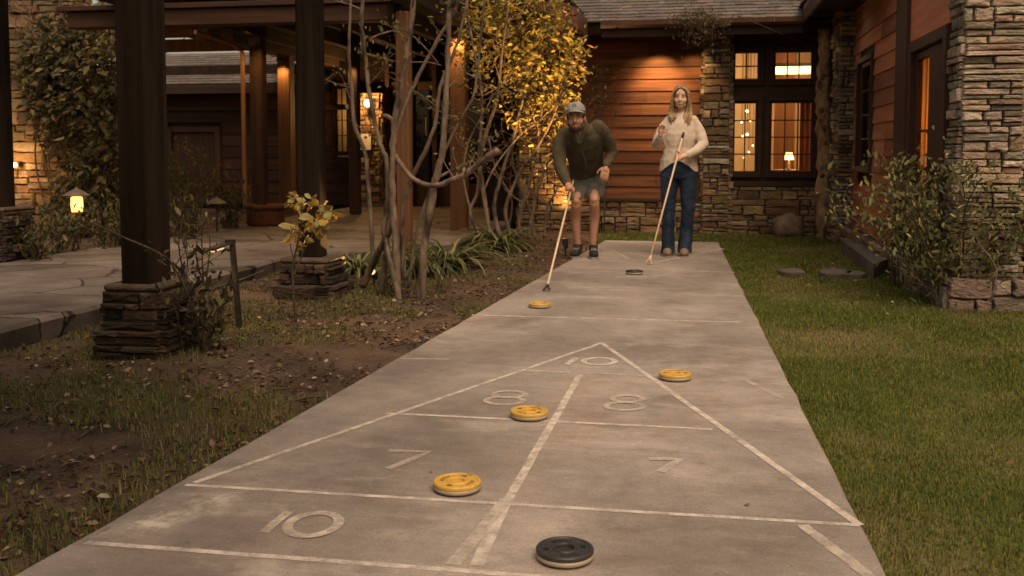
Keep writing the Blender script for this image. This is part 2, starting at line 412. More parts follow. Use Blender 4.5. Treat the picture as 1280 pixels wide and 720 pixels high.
MT['paint_ghost'] = paint_mat('ghost_of_paint', (.54, .48, .41), .54, .30, 12)
MT['paint_flake'] = paint_mat('flaking_paint', (.58, .53, .46), .50, .09, 7)
def stroke(mb, pts, w, z, closed=False):
    pts = [V((p[0], p[1])) for p in pts]; m = len(pts); vs = []
    for i, p in enumerate(pts):
        a = pts[(i - 1) % m] if closed else pts[max(0, i - 1)]; c = pts[(i + 1) % m] if closed else pts[min(m - 1, i + 1)]
        t = (c - a).normalized(); nrm = V((-t.y, t.x)) * (w / 2); vs += [(p.x + nrm.x, p.y + nrm.y, z), (p.x - nrm.x, p.y - nrm.y, z)]
    fs = [(2 * i, 2 * i + 1, 2 * ((i + 1) % m) + 1, 2 * ((i + 1) % m)) for i in range(m if closed else m - 1)]
    mb.add(vs, fs)
Zp = [.0012]
def line(a, b, w, m='paint', name='painted_line', n=14):
    mb = MB(); a, b = V((a[0], a[1])), V((b[0], b[1])); d = b - a; pr = V((-d.y, d.x)).normalized()
    Zp[0] += .00012
    stroke(mb, [a + d * (i / n) + pr * random.uniform(-1, 1) * w * .05 for i in range(n + 1)], w, Zp[0])
    return mb.build(name, MT[m], court, fix=False)
G = lambda x, y: gp(x, y)[:2]
line((court_l(2.4) + .03, 2.385), (.44, 2.415), .024)
line((court_l(2.89) + .03, 2.868), (.45, 2.917), .022)
line((-1.26, 3.826), (.045, 3.836), .024)
line((-.90, 4.706), (-.22, 4.706), .028, 'paint_thin')
line((-1.47, 6.253), (.235, 6.304), .030, 'paint')
line((-1.60, 2.89), (-.546, 5.471), .025)
line((.452, 2.915), (-.546, 5.471), .028)
line(G(725, 469), G(632, 630), .030)
line(G(632, 630), G(596, 708), .036)
line(G(634, 624), G(566, 707), .040, 'paint_thin')
line(G(1003, 657), G(1088, 722), .036, 'paint_thin')
line(G(500, 449), G(562, 449.5), .03, 'paint_ghost')
line(G(930, 475), G(976, 498), .035, 'paint_ghost')
line(G(812, 330), G(905, 311), .05, 'paint_thin'); line(G(764, 313), G(786, 324), .05, 'paint_ghost'); line(G(716, 335), G(918, 341), .07, 'paint_ghost')
def number(strokes, w, m):
    mb = MB(); Zp[0] += .00012
    for s in strokes: stroke(mb, [G(*p) for p in s[0]], w, Zp[0], s[1]); Zp[0] += .00006
    return mb.build('painted_number', MT[m], court, fix=False)
def ell(cx, cy, rx, ry, sh=0, n=30): return [(cx + rx * math.cos(2 * PI * k / n) + sh * math.sin(2 * PI * k / n), cy + ry * math.sin(2 * PI * k / n)) for k in range(n)]
number([(([(709, 456.5), (719.5, 448)]), False), (ell(749, 452.3, 19.5, 4.3), True)], .032, 'paint')
number([(ell(636.5, 493.6, 20, 4.2), True), (ell(630.5, 501.6, 23, 5), True)], .027, 'paint_thin')
number([(ell(784.5, 499.3, 18.5, 4.2), True), (ell(781, 508.6, 23.5, 5), True)], .027, 'paint_thin')
number([([(486, 564.5), (510, 565.2), (536, 566), (522, 572), (503, 580), (484, 587)], False)], .030, 'paint_ghost')
number([([(811, 574.5), (830, 574.6), (850, 575.2), (840, 582), (826, 591)], False)], .034, 'paint_thin')
number([([(330, 667), (345, 654), (361, 641.5)], False), ([(c[0], c[1]) for c in ell(391.5, 657, 31, 14.5, -9)], True)], .030, 'paint_thin')
mb = MB(); pts = [G(*p) for p in ((96, 676), (236, 606), (330, 608), (300, 640), (215, 668), (190, 682))]
cxy = (sum(p[0] for p in pts) / 6 - .05, sum(p[1] for p in pts) / 6); ring = []
for i in range(48):
    j, t = int(i / 8), (i % 8) / 8; a, b_ = pts[j], pts[(j + 1) % 6]; ring.append((a[0] + (b_[0] - a[0]) * t, a[1] + (b_[1] - a[1]) * t))
vs = [(cxy[0], cxy[1], .0011)]; cs = [(1, 1, 1)]
for k_, c_ in ((.35, .95), (.65, .6), (.88, .22), (1.06, 0)): vs += [(cxy[0] + (x - cxy[0]) * k_, cxy[1] + (y - cxy[1]) * k_, .0011) for x, y in ring]; cs += [(c_,) * 3] * 48
vs = [(max(x, court_l(y) + .02), y, z) for x, y, z in vs]; ts = [(0, 1 + i, 1 + (i + 1) % 48) for i in range(48)]
for r_ in range(3):
    for i in range(48): a, b_ = 1 + r_ * 48 + i, 1 + r_ * 48 + (i + 1) % 48; ts += [(a, a + 48, b_ + 48), (a, b_ + 48, b_)]
np_mesh('flaking_paint', vs, ts, np.array(cs), MT['paint_flake'], court)

# raised flagstone walk
WX0, WX1, WT = -5.95, -3.76, .10
def wedge(y): return WX1 + .03 * n3(3, y, 2.2) + (.0 if y < 8.6 else min(1.15, (y - 8.6) * .75))
mb = MB(); ys = [-1 + .25 * i for i in range(73)]; n = len(ys)
vs = [(WX0 + .05 * n3(7, y, 2), y, WT) for y in ys] + [(wedge(y), y, WT) for y in ys] + [(wedge(y) + .02, y, WT - .025) for y in ys] + [(wedge(y) - .02 + .04 * n3(5, y, 7), y, -.09) for y in ys] + [(WX0, y, -.09) for y in ys]
fs = []
for i in range(n - 1):
    fs += [(i, n + i, n + i + 1, i + 1), (n + i, 2 * n + i, 2 * n + i + 1, n + i + 1), (2 * n + i, 3 * n + i, 3 * n + i + 1, 2 * n + i + 1), (4 * n + i, i, i + 1, 4 * n + i + 1)]
fs.append((n - 1, 2 * n - 1, 3 * n - 1, 4 * n - 1, 5 * n - 1))
mb.add(vs, fs); walk = props(mb.build('walkway', MT['flags'], fix=False), kind='structure')
# ------------------------------------------------------------------ grass and litter (nobody could count it)
def blades(name, P, h, w, cols, lean=.45, m='blade', parent=None, dirs=None):
    n = len(P); a = RNG.uniform(0, 2 * PI, n); d = np.stack([np.cos(a), np.sin(a), np.zeros(n)], 1); s = np.stack([-d[:, 1], d[:, 0], d[:, 2]], 1)
    h = h[:, None]; w = w[:, None]; L = RNG.uniform(.1, 1, n)[:, None] * lean; up = np.array([[0, 0, 1.]])
    m1 = P + d * h * L * .35 + up * h * .6; tip = P + d * h * L * 1.25 + up * h * (1 - .35 * L)
    vv = np.stack([P - s * w / 2, P + s * w / 2, m1 - s * w * .4, m1 + s * w * .4, tip], 1).reshape(-1, 3)
    t = np.array([[0, 1, 3], [0, 3, 2], [2, 3, 4]]); tt = (t[None] + (np.arange(n) * 5)[:, None, None]).reshape(-1, 3)
    return np_mesh(name, vv, tt, np.repeat(cols, 5, 0), MT[m], parent)
def pal(n, cols, wts):
    c = np.array(cols)[RNG.choice(len(cols), n, p=np.array(wts) / sum(wts))]
    return c * RNG.uniform(.75, 1.25, (n, 1)) * RNG.uniform(.93, 1.07, (n, 3))
Ps = []; Hs = []; Ws = []
for (y0, y1, dens, hh, ww, xm) in ((1.6, 3.6, 23000, .020, .0027, 1.5), (3.6, 5.5, 17000, .022, .0031, 2.0), (5.5, 8.2, 9500, .025, .0043, 2.35), (8.2, 13.45, 4600, .029, .0068, 1.8), (1.6, 7.35, 2600, .028, .0055, -5.2)):
    lo_ = -1.4 if xm > 0 else 1.3; xm = abs(xm); n = int(dens * (y1 - y0) * (xm + 1.0 if lo_ < 0 else xm - lo_)); x = RNG.uniform(lo_, xm, n); y = RNG.uniform(y0, y1, n)
    ok = (x > .459 - (y - 2.57) * .0314 + RNG.normal(.004, .008, n)) | ((y > CY1 + .02) & (x > -1.35)); x, y = x[ok], y[ok]
    k = np.array([.5 + .5 * (n3(a, b, 1.1) * 1.1 + n3(a, b, 3.7, 4) * .7) for a, b in zip(x, y)])
    keep = RNG.uniform(0, 1, len(x)) < np.clip(.45 + k * .8, 0, 1); x, y, k = x[keep], y[keep], k[keep]
    Ps.append(np.stack([x, y, np.array([lawn_z(a, b) for a, b in zip(x, y)]) - .003, k], 1)); Hs.append(hh * RNG.uniform(.55, 1.35, len(x)) * (.7 + .5 * k)); Ws.append(np.full(len(x), ww))
P4 = np.concatenate(Ps); k = P4[:, 3]; n = len(P4)
green = pal(n, [(.120, .155, .024), (.092, .124, .021), (.165, .175, .036), (.28, .23, .08)], [5, 4, 3, 1.0]); dry = pal(n, [(.30, .235, .10), (.21, .17, .07), (.13, .15, .035)], [3, 3, 3.5])
mixk = np.clip((.52 - k) * 3.2, 0, 1)[:, None]
lg = blades('lawn_grass', P4[:, :3], np.concatenate(Hs), np.concatenate(Ws), green * (1 - mixk) + dry * mixk)
props(lg, 'short dull green lawn with tan dry patches right of the court', 'grass', kind='stuff')

# sparse tufts on the bare bed left of the court
n = 110000; x = RNG.uniform(-3.72, -1.05, n); y = RNG.uniform(1.6, 9.5, n)
ok = x < -1.69 + (y - 2.16) * .0568 - .03; x, y = x[ok], y[ok]
k = np.array([n3(a, b, .95, 9) * 1.0 + n3(a, b, 3.1, 4) * .55 for a, b in zip(x, y)])
k += .55 * np.exp(-((x + 2.45) ** 2 / .45 + (y - 3.75) ** 2 / .22)) + .6 * np.exp(-((x + 3.05) ** 2 / .3 + (y - 5.7) ** 2 / .4)) - .35 * np.exp(-((x + 2.2) ** 2 / .6 + (y - 2.8) ** 2 / .35))
keep = RNG.uniform(0, 1, len(x)) < np.clip(k * 2.4 + .22, 0, 1); x, y = x[keep], y[keep]; n = len(x)
P = np.stack([x, y, np.array([dirt_z(a, b) for a, b in zip(x, y)]) - .003], 1)
tg = blades('bed_grass', P, RNG.uniform(.018, .05, n), np.full(n, .0034), pal(n, [(.105, .130, .028), (.140, .140, .038), (.23, .19, .075)], [4, 3, 2]), lean=.8)
props(tg, 'thin patchy grass sprouting from the bare earth left of the court', 'grass', kind='stuff')

def leaf_cloud(name, P, size, cols, m='leaf', parent=None, up=.0, width=.42, flat=None, axis=None):
    """folded six-sided leaves; up pulls the leaf axis upward, flat keeps leaves lying on the ground"""
    n = len(P); ax = RNG.normal(0, 1, (n, 3)) if axis is None else axis + RNG.normal(0, .55, (n, 3)); ax[:, 2] += up
    if flat is not None: ax[:, 2] *= flat
    ax /= np.linalg.norm(ax, axis=1)[:, None] + 1e-6
    nr = RNG.normal(0, 1, (n, 3)); nr[:, 2] += .6
    if flat is not None: nr[:, :2] *= flat * 2; nr[:, 2] = np.abs(nr[:, 2]) + .4
    sd = np.cross(ax, nr); sd /= np.linalg.norm(sd, axis=1)[:, None] + 1e-6; nn = np.cross(sd, ax)
    s = (size * RNG.uniform(.6, 1.25, n))[:, None]; w = s * width; f = s * .10
    b = P; l1 = P + ax * s * .33 - sd * w * .46 + nn * f; l2 = P + ax * s * .70 - sd * w * .40 + nn * f * .6; tp = P + ax * s - nn * f * .9
    r2 = P + ax * s * .70 + sd * w * .40 + nn * f * .6; r1 = P + ax * s * .33 + sd * w * .46 + nn * f
    vv = np.stack([b, l1, l2, tp, r2, r1], 1).reshape(-1, 3); t = np.array([[0, 3, 1], [1, 3, 2], [0, 5, 3], [5, 4, 3]])
    tt = (t[None] + (np.arange(n) * 6)[:, None, None]).reshape(-1, 3)
    return np_mesh(name, vv, tt, np.repeat(cols, 6, 0), MT[m], parent)
n = 20000; x = RNG.uniform(-3.72, -1.0, n); y = 1.7 + (RNG.uniform(0, 1, n) ** 1.25) * 10.5
ok = x < -1.69 + (y - 2.16) * .0568 + RNG.normal(-.03, .03, n); x, y = x[ok], y[ok]
k = np.array([.5 + n3(a, b, 1.7, 21) + .6 * n3(a, b, 5, 2) for a, b in zip(x, y)]) + .5 * np.exp(-((x + 2.2) ** 2 / .5 + (y - 6.4) ** 2 / .7))
keep = RNG.uniform(0, 1, len(x)) < k; x, y = x[keep], y[keep]; n = len(x)
P = np.stack([x, y, np.array([dirt_z(a, b) for a, b in zip(x, y)]) + RNG.uniform(.003, .018, n)], 1)
ll = leaf_cloud('leaf_litter', P, RNG.uniform(.014, .044, n), pal(n, [(.16, .10, .06), (.09, .05, .028), (.26, .19, .13), (.36, .29, .22), (.055, .03, .018)], [4, 4, 2.2, .7, 3]), 'litter', flat=.28, width=.5)
props(ll, 'fallen leaves and bark chips strewn over the bare earth bed', 'leaf litter', kind='stuff')
mb = MB()                                # fallen twigs
for i in range(170):
    y = random.uniform(1.9, 9); x = random.uniform(-3.7, court_l(y) - .05); a = random.uniform(0, PI); l = random.uniform(.05, .22) * random.choice((1, 1, 1.6)); z = dirt_z(x, y) + .01
    pts = [(x + math.cos(a) * l * t + .02 * n3(i, t * 3, 1), y + math.sin(a) * l * t, z + .012 * math.sin(PI * t)) for t in (0, .35, .7, 1)]
    mb.tube(pts, [.004, .0035, .003, .0015], 5, jit((1, 1, 1), .4))
props(mb.build('fallen_twigs', MT['twig'], fix=False), 'thin fallen twigs lying among the dead leaves', 'twigs', kind='stuff')
n = 150; x = RNG.uniform(.5, 3.2, n); y = RNG.uniform(1.8, 13, n); x = np.where(y > 7.2, RNG.uniform(.35, 1.6, n), x)
P = np.stack([x, y, np.array([lawn_z(a, b) for a, b in zip(x, y)]) + .022], 1)
props(leaf_cloud('lawn_leaves', P, RNG.uniform(.015, .04, n), pal(n, [(.26, .18, .10), (.15, .09, .05), (.36, .28, .17)], [3, 3, 1]), 'litter', flat=.5, width=.55), 'few small dead leaves scattered on the green lawn', 'leaf litter', kind='stuff')
# stray dry leaves that lie on the slab
for i, (px, py, s, lab) in enumerate(((937, 632, .022, 'small curled dead leaf on the concrete right of the centre line'), (753, 313, .045, 'tan dry leaf on the slab beside the dark shoe'), (537, 590, .018, 'pale leaf scrap beside the nearest yellow disc'))):
    p = gp(px, py, .004); o = leaf_cloud('dry_leaf', np.array([p]), np.array([s]), np.array([(.24, .16, .10)]), 'litter', flat=.5, width=.7)
    props(o, lab, 'leaf')
# ================================================================== STONEWORK, BOARDS, ROOFS
GREY = [(.22, .185, .145), (.28, .235, .185), (.165, .135, .105), (.34, .28, .21), (.24, .17, .115), (.41, .36, .29)]
GOLD = [(.24, .17, .095), (.30, .215, .12), (.19, .13, .075), (.26, .19, .125), (.15, .11, .07), (.34, .27, .18)]
def one_stone(mb, o, u, v, n, x0, x1, y0, y1, d, col):
    w, h = x1 - x0, y1 - y0; j = min(w, h); c = .11 * j
    pts = [(x0 + c, y0), ((x0 + x1) / 2 + random.uniform(-.2, .2) * w, y0 + random.uniform(-.02, .10) * h), (x1 - c, y0), (x1, y0 + c), (x1 - random.uniform(0, .10) * j, (y0 + y1) / 2),
           (x1, y1 - c), (x1 - c, y1), ((x0 + x1) / 2 + random.uniform(-.2, .2) * w, y1 - random.uniform(-.02, .10) * h), (x0 + c, y1), (x0, y1 - c), (x0 + random.uniform(0, .10) * j, (y0 + y1) / 2), (x0, y0 + c)]
    pts = [(a + random.uniform(-.05, .05) * j, b + random.uniform(-.05, .05) * j) for a, b in pts]
    cx, cy = (x0 + x1) / 2, (y0 + y1) / 2; m = len(pts); vs = []; ins = min(.009, .16 * j)
    tx, ty = random.uniform(-.12, .12), random.uniform(-.10, .22)
    for dd, i_ in ((-.02, 0), (d - .013, 0), (d, ins)):
        for a, b in pts:
            r = math.hypot(a - cx, b - cy) + 1e-6; k = 1 - i_ / r; a2, b2 = cx + (a - cx) * k, cy + (b - cy) * k
            q = dd + (0 if dd < 0 else (a2 - cx) * tx * .25 + (b2 - cy) * ty * .25 + random.uniform(-.003, .003))
            vs.append(o + u * a2 + v * b2 + n * q)
    vs.append(o + u * cx + v * cy + n * (d + .003))
    fs = []
    for r_ in range(2):
        for k in range(m):
            k2 = (k + 1) % m; fs.append((r_ * m + k, r_ * m + k2, (r_ + 1) * m + k2, (r_ + 1) * m + k))
    fs += [(2 * m + k, 2 * m + (k + 1) % m, 3 * m) for k in range(m)]
    mb.add(vs, fs, col)
def ledge(mb, o, u, n, W, Hh, rows=(.035, .10), lens=(.10, .42), depth=(.02, .055), pal_=GREY, top_wob=0, big=.1, keep=None):
    o, u, n = V(o), V(u).normalized(), V(n).normalized(); v = V((0, 0, 1)); y = 0; g = .005
    while y < Hh - .012:
        h = min(random.uniform(rows[1] * 1.0, rows[1] * 2.3), Hh - y)
        if Hh - y - h < .04: h = Hh - y
        x = -random.uniform(0, .02)
        while x < W - .01:
            l = random.uniform(lens[0] * 1.5, lens[1] * 1.25)
            if W - x - l < .07: l = W - x
            x1 = min(x + l, W + random.uniform(-.005, .018)); d = random.uniform(*depth); c = jit(random.choice(pal_), .22)
            ny = max(1, min(4, int(round(h / random.uniform(rows[0] * 1.05, rows[1])))))
            cut = [0] + sorted((k + random.uniform(-.32, .32)) / ny for k in range(1, ny)) + [1]
            for k in range(ny):
                ya, yb = y + h * cut[k], y + h * cut[k + 1]; xs = [x, x1]
                if (x1 - x) > lens[1] * .45 and (ny == 1 or random.random() < .55): xs = [x, x + (x1 - x) * random.uniform(.3, .7), x1]
                for p, q_ in zip(xs[:-1], xs[1:]): one_stone(mb, o, u, v, n, p + g, q_ - g, ya + g * .8, yb - g * .8, random.uniform(*depth), jit(random.choice(pal_), .26))
            x = x1
        y += h
def pier_stone(mb, x0, x1, y0, y1, z0, z1, pal_=GREY, sides='fblr', **k):
    mb2 = k.pop('mortar', None)
    if 'f' in sides: ledge(mb, (x0, y0, z0), (1, 0, 0), (0, -1, 0), x1 - x0, z1 - z0, pal_=pal_, **k)
    if 'b' in sides: ledge(mb, (x1, y1, z0), (-1, 0, 0), (0, 1, 0), x1 - x0, z1 - z0, pal_=pal_, **k)
    if 'l' in sides: ledge(mb, (x0, y1, z0), (0, -1, 0), (-1, 0, 0), y1 - y0, z1 - z0, pal_=pal_, **k)
    if 'r' in sides: ledge(mb, (x1, y0, z0), (0, 1, 0), (1, 0, 0), y1 - y0, z1 - z0, pal_=pal_, **k)
    if mb2 is not None: mb2.box(x0 + .004, x1 - .004, y0 + .004, y1 - .004, z0, z1 - .002)
def lap_boards(mb, axis, a0, a1, face, z0, z1, exp, out, holes=()):
    """lapped boards on a wall; axis 'x' or 'y' is the run, face the wall plane, out the sign of its outward side"""
    z = z0
    while z < z1 - .02:
        zt = min(z + exp, z1); cuts = [a0]; p = a0 + random.uniform(.8, 2.6)
        while p < a1 - .5: cuts.append(p); p += random.uniform(1.6, 3.2)
        cuts.append(a1)
        for s, e in zip(cuts[:-1], cuts[1:]):
            segs = [(s + .002, e - .002)]
            for (h0, h1, hz0, hz1) in holes:
                if zt > hz0 + .01 and z < hz1 - .01:
                    ns = []
                    for q0, q1 in segs:
                        if h1 <= q0 or h0 >= q1: ns.append((q0, q1)); continue
                        if h0 > q0: ns.append((q0, h0))
                        if h1 < q1: ns.append((h1, q1))
                    segs = ns
            c = jit((1, 1, 1), .34)
            for q0, q1 in segs:
                if q1 - q0 < .01: continue
                b0, b1, t1 = face + out * .030, face + out * .012, face
                def P(a, f, zz): return (a, f, zz) if axis == 'x' else (f, a, zz)
                mb.hexa([P(q0, t1, z + .004), P(q1, t1, z + .004), P(q1, b0, z + .004), P(q0, b0, z + .004), P(q0, t1, zt + .012), P(q1, t1, zt + .012), P(q1, b1, zt + .012), P(q0, b1, zt + .012)], c)
        z = zt
def shingle_slope(mb, o, u, s, W, L, exp=.14, pal_=None):
    """courses of shingles: o the eave corner, u along the eave, s up the slope"""
    o, u, s = V(o), V(u).normalized(), V(s).normalized(); n = u.cross(s).normalized()
    if n.z < 0: n = -n
    y = 0; r = 0
    while y < L:
        x = -random.uniform(0, .15)
        while x < W:
            w = random.uniform(.11, .30); x1 = min(x + w, W)
            if x1 > 0:
                t = random.uniform(.007, .014); c = jit((1, 1, 1), .24); xa = max(x, 0) + .002; y0 = y + random.uniform(-.008, .008); ya = y0 + exp * 1.9
                p = lambda a, b, h: o + u * a + s * b + n * h
                mb.hexa([p(xa, y0, .006), p(x1 - .002, y0, .006), p(x1 - .002, ya, -.004), p(xa, ya, -.004), p(xa, y0, .006 + t + .008), p(x1 - .002, y0, .006 + t + .008), p(x1 - .002, ya, .002), p(xa, ya, .002)], c)
            x = x1
        y += exp; r += 1
def window(par, x0, x1, z0, z1, Y, cols, rows, fw=.05, gm='glass', kind='casement'):
    """opening in a wall that faces -y; outer casing, sash, pane and glazing bars"""
    mb = MB(); c = .055
    for (a, b, p, q) in ((x0, x1, z1 - c, z1), (x0, x1, z0, z0 + c)): mb.bbox(a, b, Y - .045, Y + .03, p, q, .005, jit((1, 1, 1)))
    for (a, b) in ((x0, x0 + c), (x1 - c, x1)): mb.bbox(a, b, Y - .043, Y + .03, z0 + c, z1 - c, .005, jit((1, 1, 1)))
    w = mb.build('window', MT['dark_x'], par)
    mb = MB(); a0, a1, b0, b1 = x0 + c, x1 - c, z0 + c, z1 - c
    for (a, b, p, q) in ((a0, a1, b1 - fw, b1), (a0, a1, b0, b0 + fw), (a0, a0 + fw, b0 + fw, b1 - fw), (a1 - fw, a1, b0 + fw, b1 - fw)): mb.bbox(a, b, Y - .012, Y + .026, p, q, .004, jit((1.1, 1.0, .95)))
    mb.build('sash', MT['dark_x'], w)
    a0, a1, b0, b1 = a0 + fw, a1 - fw, b0 + fw, b1 - fw
    mb = MB(); mb.box(a0, a1, Y + .004, Y + .008, b0, b1); mb.build('pane', MT[gm], w)
    mb = MB(); t = .008
    for i in range(1, cols): x = a0 + (a1 - a0) * i / cols; mb.box(x - t, x + t, Y - .008, Y + .018, b0, b1)
    for i in range(1, rows): z = b0 + (b1 - b0) * i / rows; mb.box(a0, a1, Y - .005, Y + .015, z - t, z + t)
    mb.build('glazing_bar', MT['dark_x'], w)
    return w

# ------------------------------------------------------------------ lodge wing straight ahead (faces -y, wall plane FY)
FY = 13.4
lodge = thing('lodge_building', (-.1, FY, 0), 'cedar sided lodge wing facing down the court with four lit windows', 'lodge', None)
PX0, PX1 = -.01, .325                   # stone pilaster between siding and windows
WX_0, WX_1 = .335, 1.60                 # window bay
mb = MB(); lap_boards(mb, 'x', -1.78, PX0 - .002, FY, .43, 2.62, .158, -1); mb.build('siding', MT['siding_x'], lodge)
mb = MB(); mb.box(-2.9, PX1, FY + .012, FY + .16, 0, 2.7); mb.build('wall', MT['dark_void'], lodge)
mb = MB(); mb.bbox(-1.84, PX0 + .0, FY - .11, FY + .0, .385, .43, .006, (1, 1, 1)); mb.bbox(PX1 + .0, 1.72, FY - .10, FY + .0, .60, .665, .006, (1, 1, 1)); mb.build('sill_board', MT['dark_x'], lodge)
ms, mm = MB(), MB()
ledge(ms, (-1.84, FY - .06, -.06), (1, 0, 0), (0, -1, 0), 1.84, .445, pal_=GOLD, rows=(.05, .11)); mm.box(-1.84, PX0, FY - .055, FY, -.06, .38)
lw = ms.build('stone_wainscot', MT['stone'], lodge); mm.build('mortar', MT['mortar'], lw); ms, mm = MB(), MB()
ledge(ms, (PX1, FY - .05, -.06), (1, 0, 0), (0, -1, 0), 1.40, .66, pal_=GOLD, rows=(.05, .10)); mm.box(PX1, 1.75, FY - .045, FY, -.06, .598)
lw = ms.build('stone_wainscot', MT['stone'], lodge, fix=True); mm.build('mortar', MT['mortar'], lw)
ms, mm = MB(), MB(); pier_stone(ms, PX0, PX1, FY - .14, FY + .1, -.06, 2.62, pal_=GREY + GOLD, sides='flr', mortar=mm); sp = ms.build('stone_pilaster', MT['stone'], lodge); mm.build('mortar', MT['mortar'], sp)
ms, mm = MB(), MB(); pier_stone(ms, -2.45, -1.84, FY - .16, FY + .1, -.06, 2.62, pal_=GOLD, sides='flr', mortar=mm); sp = ms.build('stone_pilaster', MT['stone'], lodge); mm.build('mortar', MT['mortar'], sp)
# window bay: dark timber panel with four openings
wl = [at(912, 0, FY).x, at(960, 0, FY).x, at(956, 0, FY).x, at(1022, 0, FY).x]
zt1, zt0 = at(960, 58, FY).z, at(960, 107, FY).z; zb1, zb0 = at(960, 121, FY).z, at(960, 222, FY).z
W = [(at(911, 90, FY).x, at(955, 90, FY).x, zt0, zt1, 2, 2), (at(961, 90, FY).x, at(1022, 90, FY).x, zt0, zt1, 3, 2),
     (at(910, 170, FY).x, at(952, 170, FY).x, zb0, zb1, 2, 4), (at(956, 170, FY).x, at(1022, 170, FY).x, zb0, zb1, 3, 4)]
mb = MB(); xs = sorted({PX1, 1.75} | {w[0] for w in W} | {w[1] for w in W})
def bay_panel():
    zc = [.66] + [zb0, zb1, zt0, zt1] + [2.62]
    mb.box(PX1, 1.75, FY + .0, FY + .1, .60, zb0, jit((1, 1, 1))); mb.box(PX1, 1.75, FY + .001, FY + .1, zb1, zt0, jit((1, 1, 1))); mb.box(PX1, 1.75, FY, FY + .1, zt1, 2.66, jit((1, 1, 1)))
    for (a, b, z0, z1) in ((PX1, W[2][0], zb0, zb1), (W[2][1], W[3][0], zb0, zb1), (W[3][1], 1.75, zb0, zb1), (PX1, W[0][0], zt0, zt1), (W[0][1], W[1][0], zt0, zt1), (W[1][1], 1.75, zt0, zt1)):
        mb.box(a, b, FY + .002, FY + .1, z0, z1, jit((1, 1, 1)))
bay_panel(); mb.build('window_bay', MT['dark_x'], lodge)
for w in W: window(lodge, w[0], w[1], w[2], w[3], FY - .004, w[4], w[5], fw=.03)
# room behind the bay
mb = MB(); RX0, RX1, RY1 = -1.2, 3.2, 17.0
mb.box(RX0, RX1, RY1, RY1 + .1, 0, 2.9); mb.box(RX0 - .1, RX0, FY + .17, RY1, 0, 2.9); mb.box(RX1, RX1 + .1, FY + .17, RY1, 0, 2.9); mb.build('room_wall', MT['plaster'], lodge)
mb = MB(); mb.box(RX0, RX1, FY + .17, RY1, -.05, 0); mb.build('room_floor', MT['panel'], lodge); mb = MB(); mb.box(RX0, RX1, FY + .17, RY1, 2.72, 2.8); mb.build('room_ceiling', MT['plaster'], lodge)
mb = MB()
mb.bbox(1.02, 1.32, 15.4, 15.46, 0, 2.7, .008); mb.bbox(1.62, 2.3, 15.4, 15.46, 0, 2.7, .008, (.8, .8, .8))
mb.bbox(.3, 2.1, 15.30, 15.55, 2.02, 2.14, .01); mb.build('room_partition', MT['panel'], lodge)
# roof, fascia, gutter
mb = MB(); ey = 12.72; ez = 2.66
s = V((0, math.cos(R(24)), math.sin(R(24))))
shingle_slope(mb, (-2.6, ey - .03, ez + .02), (1, 0, 0), s, 5.6, 2.6); mb.build('roof', MT['shingle'], lodge)
mb = MB(); o = V((-2.6, ey, ez)); mb.hexa([o + V((0, .05, -.12)), o + V((5.6, .05, -.12)), o + V((5.6, .05, -.12)) + s * 3.4, o + V((0, .05, -.12)) + s * 3.4, o, o + V((5.6, 0, 0)), o + V((5.6, 0, 0)) + s * 3.4, o + s * 3.4]); mb.build('roof_deck', MT['dark_void'], lodge)
mb = MB(); mb.box(-2.3, 1.6, ey + .1, FY + .012, 2.615, 2.64); mb.build('soffit', MT['dark_y'], lodge)
mb = MB(); mb.bbox(-1.3, 1.17, ey + .02, ey + .06, 2.50, 2.655, .004, (.9, .9, .9)); mb.build('fascia', MT['dark_x'], lodge)
mb = MB()
prof = [(0, .07), (-.005, 0), (-.06, -.012), (-.105, .02), (-.115, .075), (-.10, .075), (-.092, .03), (-.058, 0), (-.012, .012), (-.010, .07)]
def gutter_x(mb, x0, x1, y, z):
    m = len(prof); vs = [(x, y + a, z + b) for x in (x0, x1) for a, b in prof]
    mb.add(vs, [(i, (i + 1) % m, m + (i + 1) % m, m + i) for i in range(m)] + [tuple(range(m)), tuple(range(m, 2 * m))])
def gutter_y(mb, y0, y1, x, z, sg):
    m = len(prof); vs = [(x - sg * a, y, z + b) for y in (y0, y1) for a, b in prof]
    mb.add(vs, [(i, (i + 1) % m, m + (i + 1) % m, m + i) for i in range(m)] + [tuple(range(m)), tuple(range(m, 2 * m))])
gutter_x(mb, -1.30, 1.16, ey + .018, 2.615); mb.build('gutter', MT['gutter'], lodge)
mb = MB(); p0 = at(968, 20, ey - .1); mb.tube([p0, p0 + V((0, 0, -.07))], .006, 6); mb.build('gutter_strap', MT['bronze'], lodge)
# soffit lamps that graze the siding
for px in (800, 822, 868):
    p = at(px, 60, FY - .55); mb = MB(); mb.lathe((p.x, p.y, 2.56), [(.028, .055), (.032, .0), (.024, -.002), (.022, .03)], 12); lf = mb.build('soffit_lamp', MT['black_metal'], lodge)
    mb = MB(); mb.lathe((p.x, p.y, 2.575), [(.02, 0), (.02, .006)], 10); mb.build('lens', MT['bulb_soft'], lf)

